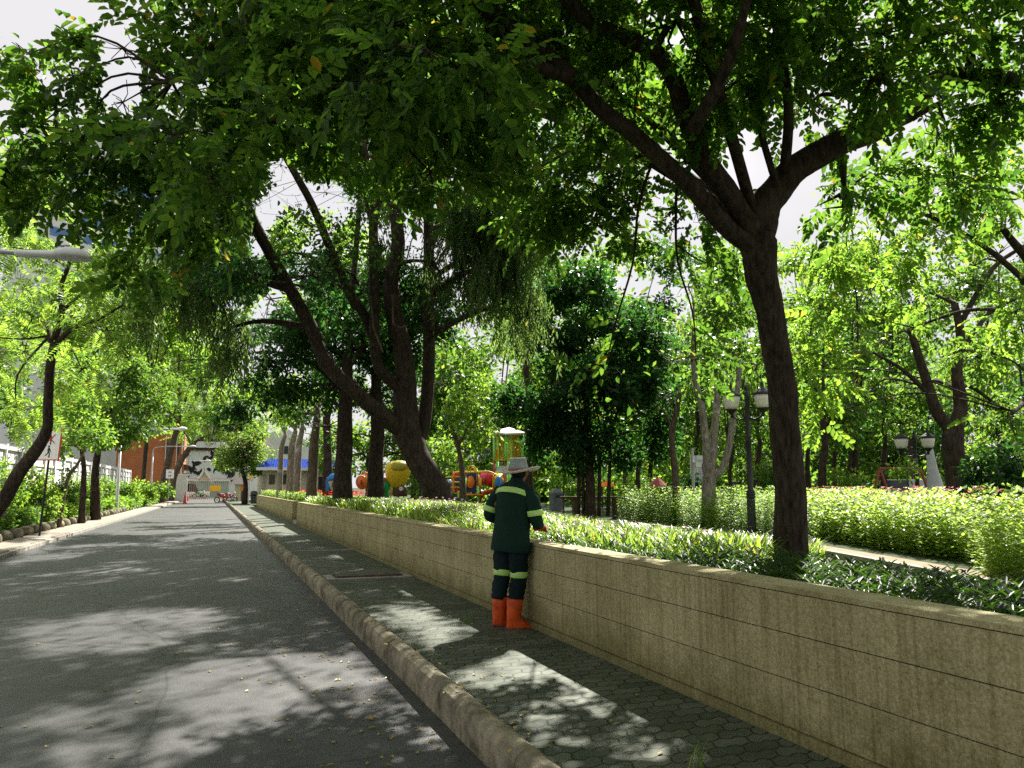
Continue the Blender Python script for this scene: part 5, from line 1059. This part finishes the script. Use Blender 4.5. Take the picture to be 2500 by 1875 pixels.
# pavilion, patterned facade, car behind gate
c = 112; Yv = D(510, 1190, c)[1]; t = thing('pavilion', 'white pavilion with steep front gable across the street', 'building', (0, Yv, 0))
lo, hi = F2(455, 560, 1176, 1215, c); MB().box((lo[0], Yv, -.1), (hi[0], Yv+5, hi[2]+.1)).build('wall', mat('pale_green_wall', (.34, .42, .36), .8, .2, 1), t)
a, d, e = D(482, 1172, c), D(516, 1172, c), D(499, 1147, c)
MB().prism([(a[0], Yv-.3, a[2]), (d[0], Yv-.3, a[2]), (e[0], Yv-.3, e[2])], (0, 3, 0)).build('gable', 'cream', t)
b = MB(); 
for p, q in ((a, e), (e, d)): p2, q2 = np.array([p[0], Yv-.45, p[2]]), np.array([q[0], Yv-.45, q[2]]); b.obox((p2+q2)/2, (q2-p2)/2*1.08, np.array([0, .14, 0]), np.array([0, 0, .28]))
b.build('roof_edge', 'white_bright', t); MB().box((lo[0], Yv-.45, a[2]-.15), (a[0]-.3, Yv-.01, a[2]+.2)).box((d[0]+.3, Yv-.45, a[2]-.15), (hi[0], Yv-.01, a[2]+.2)).build('eaves', 'white_bright', t)
c = 130; Yf = D(510, 1190, c)[1]; t = thing('patterned_building', 'building with black and white curl patterned screen above the pavilion', 'building', (0, Yf, 0))
fb(MB(), 400, 640, 1100, 1225, c, 10, z0=-.1).build('wall', 'white_bright', t); fb(MB(), 400, 640, 1092, 1100, c, .3, -.35).build('dark_band', 'brown', t); fb(MB(), 395, 645, 1078, 1091, c, .8, -.85).build('white_band', 'white_bright', t)
fb(MB(), 380, 660, 1020, 1070, c, 12, .4).build('upper_floor', 'concrete', t); fb(MB(), 540, 600, 1045, 1066, c, .1, .25).build('window', 'window_dark', t)
b = MB(); rr_ = random.Random(5)
for i in range(44):
    u = rr_.uniform(420, 600); v = rr_.uniform(1103, 1170); p = D(u, v, c); r1 = rr_.uniform(.35, .75); a0 = rr_.uniform(0, 6.28); sp = rr_.uniform(2.2, 4.4); n_ = 10
    for k in range(n_):
        t0, t1 = a0+sp*k/n_, a0+sp*(k+1)/n_; w0 = .20*math.sin(math.pi*(k+.2)/n_)+.04; w1 = .20*math.sin(math.pi*min(1, (k+1.2)/n_))+.04
        q = [(p[0]+(r1-w0)*math.cos(t0), p[2]+(r1-w0)*math.sin(t0)), (p[0]+(r1+w0)*math.cos(t0), p[2]+(r1+w0)*math.sin(t0)), (p[0]+(r1+w1)*math.cos(t1), p[2]+(r1+w1)*math.sin(t1)), (p[0]+(r1-w1)*math.cos(t1), p[2]+(r1-w1)*math.sin(t1))]
        yo = Yf-.05-.004*i; b.add([(x_, yo, z_) for x_, z_ in q], [(0,1,2,3)])
b.build('curl_pattern', 'black', t)
def car(label, p, rz, col, van=False):
    t = thing('parked_car', label, 'car', p, None, rz); L = 2.3 if not van else 2.4; h = .75; hh = 1.45 if not van else 1.95
    b = MB().loft([[(x, y*w, z) for y, z in ((-.85,.35),(-.88,.6),(-.82,h+.1),(.82,h+.1),(.88,.6),(.85,.35))] for x, w in ((-L,.9),(-L+.25,1),(0,1),(L-.3,1),(L,.88))]); b.build('body', col, t, local=True)
    b = MB().loft([[(-x1_, -y1_, z), (x2_, -y1_, z), (x2_, y1_, z), (-x1_, y1_, z)] for x1_, x2_, y1_, z in ((L-.15, L*.45, .8, h+.1), (L-.3, L*.2, .68, hh))]); b.build('cabin', 'window_dark', t, local=True)
    MB().box((-L+.3, -.69, hh), (L*.2, .69, hh+.05)).build('roof', col, t, local=True)
    for x in (-1.45, 1.45):
        for y in (-.86, .70):
            q = MB().tube([(x, y, .32), (x, y+.16, .32)], .32, 14).build('wheel', 'black', t, local=True)
car('white van partly seen through the left gate bars', (D(464, 1190, 101)[0], D(464, 1190, 101)[1], -.12), .1, 'white_bright', True)
car('pale car glimpsed between the pale tree and the lamp post', at_ground(1800, 60, .3), .2, 'white_bright')
car('blue grey car glimpsed behind the slender trunks', at_ground(1760, 66, .3), .1, 'steel')
car('white vehicle behind the far lamp post at the right', at_ground(2215, 44, .3), .4, 'white_bright')
# orange building and tall tower behind the trees
t = thing('orange_building', 'orange rendered building with pale pilasters behind the white fence', 'building', at_ground(350, 84, 0)); c = 84; Yo = D(510, 1190, c)[1]
M['orange_wall'] = mat('orange_wall', (.50, .17, .075), .85, .12, 1)
lo, hi = F2(300, 452, 1062, 1190, c); MB().box((lo[0]-.5, Yo, -.1), (hi[0], Yo+9, hi[2])).build('wall', 'orange_wall', t)
for u in (402, 414, 428, 441): fb(MB(), u, u+5, 1066, 1195, c, .3, -.35, z0=0).build('pilaster', 'white', t)
for u in (408, 421, 434): fb(MB(), u, u+5, 1080, 1110, c, .05, -.06).build('window', 'window_dark', t)
t = thing('office_tower', 'tall pale tower with blue window bands rising behind the left trees', 'building', at_ground(180, 130, 0)); M['blue_glass'] = mat('blue_glass', (.06, .16, .40), .2, .2, .3, spec=.6)
c = 130; q0 = at_ground(60, 120, 0); q1 = at_ground(430, 140, 0); dv = q1-q0; L = np.linalg.norm(dv); dv /= L; nv = np.array([dv[1], -dv[0], 0]); nv = nv if nv@CF > 0 else -nv
top = D(180, 300, c)[2]; ctr = (q0+q1)/2
MB().obox(ctr+nv*8+np.array([0,0,top/2]), dv*L/2, nv*8, [0,0,top/2]).build('wall', 'white', t)
z = 26.
while z < top-3:
    MB().obox(ctr-nv*.06+np.array([0,0,z]), dv*(L/2-.6), nv*.05, [0,0,.75]).build('window_band', 'blue_glass', t); z += 3.4
t = thing('tiled_roof_hall', 'hall with steep dark grey ribbed tile roof behind the playground', 'building', at_ground(1190, 58, 0)); c = 58; Yt = at_ground(1190, 58)[1]
a0_, a1_, a2_, a3_ = D(1122, 1162, 56), D(1280, 1162, 56), D(1262, 1100, 60), D(1150, 1098, 60)
M['roof_grey'] = mat('roof_grey', (.045, .05, .065), .6); w = M['roof_grey']; q, bb = nodes(w); wv = q.nodes.new('ShaderNodeTexWave'); wv.inputs['Scale'].default_value = 1.4; gg = q.nodes.new('ShaderNodeNewGeometry'); q.links.new(gg.outputs['Position'], wv.inputs['Vector'])
rc = rampn(q, wv.outputs['Fac'], [(.45, (.03, .035, .045)), (.75, (.22, .24, .28))]); q.links.new(rc.outputs[0], bb.inputs['Base Color'])
bk = CF*np.array([1,1,0])*4
MB().add([a0_, a1_, a2_, a3_, a1_+bk*2, a0_+bk*2], [(0,1,2,3), (3,2,4,5), (0,3,5), (1,4,2)]).build('roof', 'roof_grey', t)
MB().tube([a3_, a2_], .18, 6).build('ridge', 'steel', t)
w0, w1 = a0_+CF*1.2, a1_+CF*1.2; MB().add([(w0[0],w0[1],.2),(w1[0],w1[1],.2),(w1[0],w1[1],a0_[2]+.1),(w0[0],w0[1],a0_[2]+.1),(w0[0]+bk[0],w0[1]+bk[1],.2),(w1[0]+bk[0],w1[1]+bk[1],.2),(w1[0]+bk[0],w1[1]+bk[1],a0_[2]+.1),(w0[0]+bk[0],w0[1]+bk[1],a0_[2]+.1)], [(0,1,2,3),(1,5,6,2),(4,0,3,7)]).build('wall', 'cream', t)

# ================================================================== PLAYGROUND
UH = np.array([CR[0], CR[1], 0]); VH = np.array([CF[0], CF[1], 0]); VH /= np.linalg.norm(VH)
c = 38.
def Q(px, py, dc=0): return D(px, py, c)+VH*dc
def pst(t, px, y0, y1, m, r=.055, dc=0, name='post'):
    a = Q(px, y0, dc); z1 = a[2]; z0 = .3 if y1 is None else Q(px, y1, dc)[2]; MB().tube([(a[0], a[1], z0), (a[0], a[1], z1)], r, 8).build(name, m, t, True)
t = thing('play_tunnel_frame', 'red and blue play frame with crawl tunnel, bubble windows and yellow rails', 'play equipment', (*Q(1150, 1190)[:2], .3))
for px, m, y0, dc in ((1105,'dull_red',1150,0),(1136,'dull_red',1147,0),(1166,'dull_red',1150,0),(1171,'dull_red',1146,.9),(1231,'dull_red',1145,0),(1116,'lime',1172,1.0),(1137,'lime',1165,-.3),(1168,'lime',1186,-.3)): pst(t, px, y0, None, m, .05, dc)
def panel(px0, px1, py0, py1, m, dc, name='panel', th=.04):
    a, d = Q(px0, py1, dc), Q(px1, py0, dc); ctr = (a+d)/2; MB().obox(ctr, UH*abs((d-a)@UH)/2, VH*th/2, [0,0,(d[2]-a[2])/2]).build(name, m, t)
panel(1108, 1134, 1154, 1199, 'red', .25); panel(1139, 1163, 1154, 1202, 'deep_blue', .05)
def disc(px, py, rx, m, dc, nm, bulge=.12, grp=None):
    ctr = Q(px, py, dc); r = rx*c/1880; rings = []
    for s, q in ((1, 0), (.95, .4), (.75, .75), (.4, .95), (.08, 1.0)): rings.append([ctr-VH*bulge*q+UH*r*s*math.cos(2*math.pi*k/18)+np.array([0,0,r*s*1.55 if rx < 12 else r*s])*math.sin(2*math.pi*k/18) for k in range(18)])
    MB().loft(rings).build(nm, m, grp or t, True)
disc(1149, 1177, 10, 'orange', .02, 'bubble_window', .18); disc(1120, 1178, 10, 'deep_blue', .22, 'tunnel_mouth', .02); disc(1218, 1179, 11, 'blue', -.30, 'bubble_window', .2)
def tubeseg(x0, x1, y, r, m, d0, d1, y1=None):
    MB().tube([Q(x0, y, d0), Q((x0+x1)/2, (y+(y1 or y))/2, (d0+d1)/2), Q(x1, y1 or y, d1)], [r*c/1880]*3, 16).build('tunnel_segment', m, t, True)
tubeseg(1168, 1176, 1178, 15, 'yellow', .2, .2); tubeseg(1176, 1192, 1166, 17, 'pink', .4, .3, 1168); tubeseg(1192, 1212, 1170, 18.5, 'red', .3, .1, 1174); tubeseg(1212, 1229, 1177, 20, 'yellow', .0, -.1); tubeseg(1090, 1100, 1180, 9, 'blue', .4, .3)
def rail(pts, m='yellow', r=.03, dc=-.35):
    MB().tube(*smooth_path([Q(x, y, dc) for x, y in pts], [r]*len(pts), 5), n=7).build('rail', m, t, True)
rail([(1109,1155),(1108,1170),(1108,1190),(1109,1202),(1115,1204),(1126,1203),(1127,1196),(1122,1190),(1102,1190)]); rail([(1108,1177),(1094,1177),(1089,1171),(1093,1165),(1122,1164),(1127,1170),(1123,1177),(1108,1177)]); rail([(1205,1160),(1204,1185),(1204,1214)]); rail([(1144,1152),(1146,1140),(1153,1138),(1160,1141),(1163,1152)]); rail([(1149,1152),(1151,1144),(1157,1143),(1160,1152)]); rail([(1110,1153),(1170,1152),(1195,1152),(1212,1160)], r=.045, dc=-.1)
MB().tube(*smooth_path([Q(1175,1212,-.5), Q(1184,1204,-.5), Q(1196,1199,-.5), Q(1210,1197,-.4), Q(1226,1198,-.3)], [.09]*5, 5), n=10).build('slide', 'red', t, True)
panel(1139, 1180, 1206, 1209, 'orange', -.2, 'platform', .9)
t2 = thing('play_tower', 'tall play tower with yellow barred sides, green posts and white canopy roof', 'play equipment', (*Q(1240, 1190, 3)[:2], .3)); t = t2; 
for px, dc in ((1203, 3.), (1233, 3.), (1278, 3.1), (1211, 4.4), (1240, 4.4), (1248, 4.4)):
    pst(t, px, 1045 if dc < 4 else 1052, 1120, 'lime', .07, dc); pst(t, px, 1120, None, 'dull_red' if dc < 4 else 'lime', .07, dc)
b = MB()
for x in np.arange(1206, 1232, 3.1): a, d = Q(x, 1117, 3.), Q(x, 1049, 3.); b.obox((a+d)/2, UH*.014, VH*.014, [0,0,(d[2]-a[2])/2])
for x in np.arange(1237, 1280, 3.3): a, d = Q(x, 1117, 3.), Q(x, 1049, 3.); b.obox((a+d)/2, UH*.014, VH*.014, [0,0,(d[2]-a[2])/2])
b.build('bars', 'yellow', t)
for x0, x1 in ((1203, 1233), (1233, 1280)):
    for y0 in (1050, 1118): a, d = Q(x0, y0+1.5, 2.93), Q(x1, y0-1.5, 2.93); MB().obox((a+d)/2, UH*abs((d-a)@UH)/2, VH*.03, [0,0,(d[2]-a[2])/2]).build('rail', 'yellow', t)
panel(1206, 1213, 1092, 1115, 'orange', 3.05); 
ap = Q(1242, 1029, 3.7); e = [Q(1200, 1044, 2.6), Q(1234, 1049, 2.4), Q(1284, 1046, 2.8), Q(1276, 1042, 4.8), Q(1212, 1041, 4.6)]
MB().add(e+[ap]+[p-np.array([0,0,.08]) for p in e], [(0,1,5),(1,2,5),(2,3,5),(3,4,5),(4,0,5)]+[(i, i+6, (i+1) % 5+6, (i+1) % 5) for i in range(5)]+[(6,10,9,8,7)]).build('canopy', 'white_bright', t)
# rounded play sculptures
c = 33.
def blob3(name, m, rings, parent, n=20):
    """rings: (px, py, rx px, depth squash) stacked upward"""
    rr = []
    for px, py, rx, k in rings:
        ctr = Q(px, py); r = rx*c/1880; rr.append([ctr+UH*r*math.cos(2*math.pi*j/n)+VH*r*k*math.sin(2*math.pi*j/n) for j in range(n)])
    return MB().loft(rr).build(name, m, parent, True)
t = thing('play_bucket', 'big rounded yellow play figure with brown belt beside the slanted trunk', 'play sculpture', (*Q(972, 1190)[:2], .3))
blob3('head', 'yellow', [(970,1190,14,.8),(970,1180,20,.8),(970,1172,26,.8),(971,1158,30,.8),(972,1143,31,.8),(973,1134,28,.8),(974,1128,18,.8),(974,1125.5,5,.8)], t)
blob3('folded_hat', mat('olive_yellow', (.42, .36, .03), .5, .2, 5), [(973,1156,12,.9),(973,1150,24,1.05),(974,1144,27,1.05),(975,1134,26,.95),(975,1127,17,.9),(975,1124,6,.9)], t)
blob3('belt', 'brown', [(977,1212,17,.8),(977,1204,18,.8),(977,1192,17,.8),(977,1186,14,.7)], t); blob3('arm', mat('pale_yellow', (.75, .62, .22), .5), [(953,1210,7,.8),(952,1200,9,.8),(955,1190,8,.8),(960,1184,5,.8)], t)
p = Q(982, 1193, -.32); MB().lathe([(.05, 0), (.09, .0), (.09, .02), (.05, .02)], (0,0,0), 12).build('buckle', 'white', None).parent = t; bk_ = [o for o in t.children if o.name.startswith('buckle')][0]; bk_.location = Vector(p)-t.location; bk_.rotation_euler = (rad(90), 0, -PS)
t = thing('green_play_figure', 'green play shape with red spots behind the dark straight trunk', 'play sculpture', (*Q(940, 1190)[:2], .3))
blob3('body', 'green_play', [(938,1216,12,.8),(940,1205,10,.8),(944,1192,13,.8),(941,1178,11,.8),(940,1166,6,.8)], t); 
MB().tube([Q(940,1172,-.24), Q(940,1172,-.3)], .09, 12).build('spot', 'red', t); MB().obox(Q(935,1194,-.3), UH*.09, VH*.05, [0,0,.14]).build('chest_panel', 'peach', t)
t = thing('orange_play_tube', 'orange and peach ringed play tube pointing left between two dark trunks', 'play sculpture', (*Q(900, 1190)[:2], .3))
MB().tube([Q(885,1178,-.3), Q(888,1177,-.2)], [.30, .30], 18).build('mouth_ring', 'orange', t, True); MB().tube([Q(883.5,1178,-.32), Q(884.8,1178,-.31)], [.10, .12], 14).build('inner_ring', 'red', t, True)
for i, (x0, x1, m, r) in enumerate(((888,895,'peach',.26),(895,899,'orange',.33),(899,907,'peach',.35),(907,911,'white',.37),(911,919,'peach',.36))): MB().tube([Q(x0,1174-i*1.5,-.2+.1*i), Q(x1,1173-i*1.5,-.1+.1*i)], [r, r*1.02], 18).build('ring', m, t, True)
blob3('support', 'peach', [(903,1214,8,.8),(905,1200,10,.8),(907,1184,12,.8)], t)
t = thing('blue_play_dome', 'blue capped cream play dome behind a dark trunk', 'play sculpture', (*Q(830, 1190)[:2], .3))
blob3('dome_body', 'cream', [(828,1204,12,.8),(828,1196,22,.8),(828,1184,26,.8),(828,1172,27,.8)], t); blob3('cap', 'blue', [(829,1173,30,.9),(829,1166,31,.9),(830,1158,22,.9),(831,1153,10,.9)], t)
MB().obox(Q(802,1184,-.1), UH*.08, VH*.08, [0,0,.25]).build('flap', 'blue', t); MB().obox(Q(855,1176,-.1), UH*.08, VH*.08, [0,0,.25]).build('flap', 'blue', t)
MB().obox(Q(820,1184,-.42), UH*.07, VH*.02, [0,0,.10]).build('window_spot', 'window_dark', t)
# park clutter between the trunks
c = 30.
t = thing('utility_pole', 'grey pole with small boxes in front of the pale cabinet', 'pole', at_ground(1693, 24, .3)); a = at_ground(1693, 24, .3)
MB().tube([a, a+np.array([0,0,2.3])], .05, 8).build('pole', 'steel', t); MB().box((a[0]-.02,a[1]-.2,2.0), (a[0]+.25,a[1]-.06,2.15)).build('box', 'white', t)
t = thing('utility_cabinet', 'tall pale grey cabinet behind the three stemmed tree', 'cabinet', at_ground(1712, 30, .3)); a = at_ground(1712, 30, .3)
MB().box((a[0]-.28,a[1]-.2,.3), (a[0]+.3,a[1]+.3,2.6)).build('body', 'white', t); MB().box((a[0]-.24,a[1]-.215,1.5), (a[0]+.26,a[1]-.203,2.45)).build('door', 'steel', t)
for lab, px, cc, m in (('red conical tent roof shelter left of the slender brown tree', 1606, 34, 'dull_red'), ('small orange roofed stall left of centre under the trees', 1483, 40, 'orange')):
    a = at_ground(px, cc, .3); t = thing('shelter', lab, 'shelter', a)
    for dx in (-.32, .32): MB().tube([a+np.array([dx,0,0]), a+np.array([dx,0,1.12])], .04, 6).build('post', 'iron', t)
    MB().lathe([(.42, 1.10), (.40, 1.15), (.2, 1.36), (.03, 1.52)], tuple(a), 10).build('roof', m, t)
a = at_ground(1500, 27, .3); t = thing('picnic_table', 'long low grey bench table behind the sunny grass bed', 'bench', a)
MB().obox(a+np.array([0,0,.72]), UH*1.9, VH*.3, [0,0,.04]).build('top', 'bark_mid', t)
for s in (-1.4, 0, 1.4): MB().obox(a+UH*s+np.array([0,0,.34]), UH*.08, VH*.22, [0,0,.34]).build('support', 'bark_mid', t)
a = at_ground(2200, 34, .3); t = thing('red_frame_swing', 'dark red A frame in front of white vehicles at the right', 'frame', a)
for s in (-.9, .9): MB().tube([a+UH*(s-.55), a+UH*s+np.array([0,0,1.9]), ], .06, 6).tube([a+UH*(s+.55), a+UH*s+np.array([0,0,1.9])], .06, 6).build('leg', 'dull_red', t)
MB().tube([a+UH*-.9+np.array([0,0,1.9]), a+UH*.9+np.array([0,0,1.9])], .06, 6).build('crossbar', 'dull_red', t)
a = at_ground(2290, 27, .3); t = thing('grey_tarp', 'pale grey draped cover against the dark forked tree', 'tarp', a); b = MB(); rings = []
for z, w in ((0,.40),(.8,.32),(1.6,.2),(2.4,.12),(2.9,.05)): rings.append([a+UH*(w*math.cos(q*.52)*(1+.15*math.sin(q*3+z*2))-z*.08)+VH*w*.6*math.sin(q*.52)+np.array([0,0,z]) for q in range(12)])
b.loft(rings).build('cloth', 'steel', t, True)
# bushes breaking the line of the park
def pbush(label, px, py, c, rx, rz_, leaf, sc=1.0, name='park_bush'):
    p = D(px, py, c); g = np.array([p[0], p[1], .3]); return make_tree(label, g, [([g, g+np.array([0,0,.25]), g+np.array([.04,.04,max(.4,p[2]-.3)])], [.05,.04,.02])], [(p, rx*c/1880, rx*c/1880*.8, rz_*c/1880)], leaf, 'clump', sc, 2.6, 'bark_mid', name=name, cat='bush', gaps=False)
pbush('dark reddish bush at the foot of the slender brown tree', 1680, 1180, 27, 45, 35, 'leaf_deep'); pbush('bright bush left of the banyan trunks', 1375, 1150, 32, 30, 50, 'leaf_light'); pbush('small light leaved bush under the far lamp post', 2215, 1150, 22, 45, 25, 'leaf_light', .9)
pbush('round sunlit bush behind the golden shrubs', 2060, 1170, 30, 60, 30, 'leaf_light'); pbush('green bush filling the gap right of the lamp post', 1880, 1150, 34, 70, 40, 'leaf_far', 1.2); pbush('low dark bush behind the playground rails', 1060, 1190, 40, 40, 18, 'leaf_far', 1.2)
pbush('wide bush between the pale cabinet and banyan', 1560, 1180, 36, 60, 28, 'leaf_far', 1.2); pbush('bush at right behind the dark clipped bush', 2490, 1050, 26, 60, 60, 'leaf_light', 1.1); pbush('bright bush to the right of the dark forked tree', 2395, 1120, 24, 30, 70, 'leaf_light', .9)
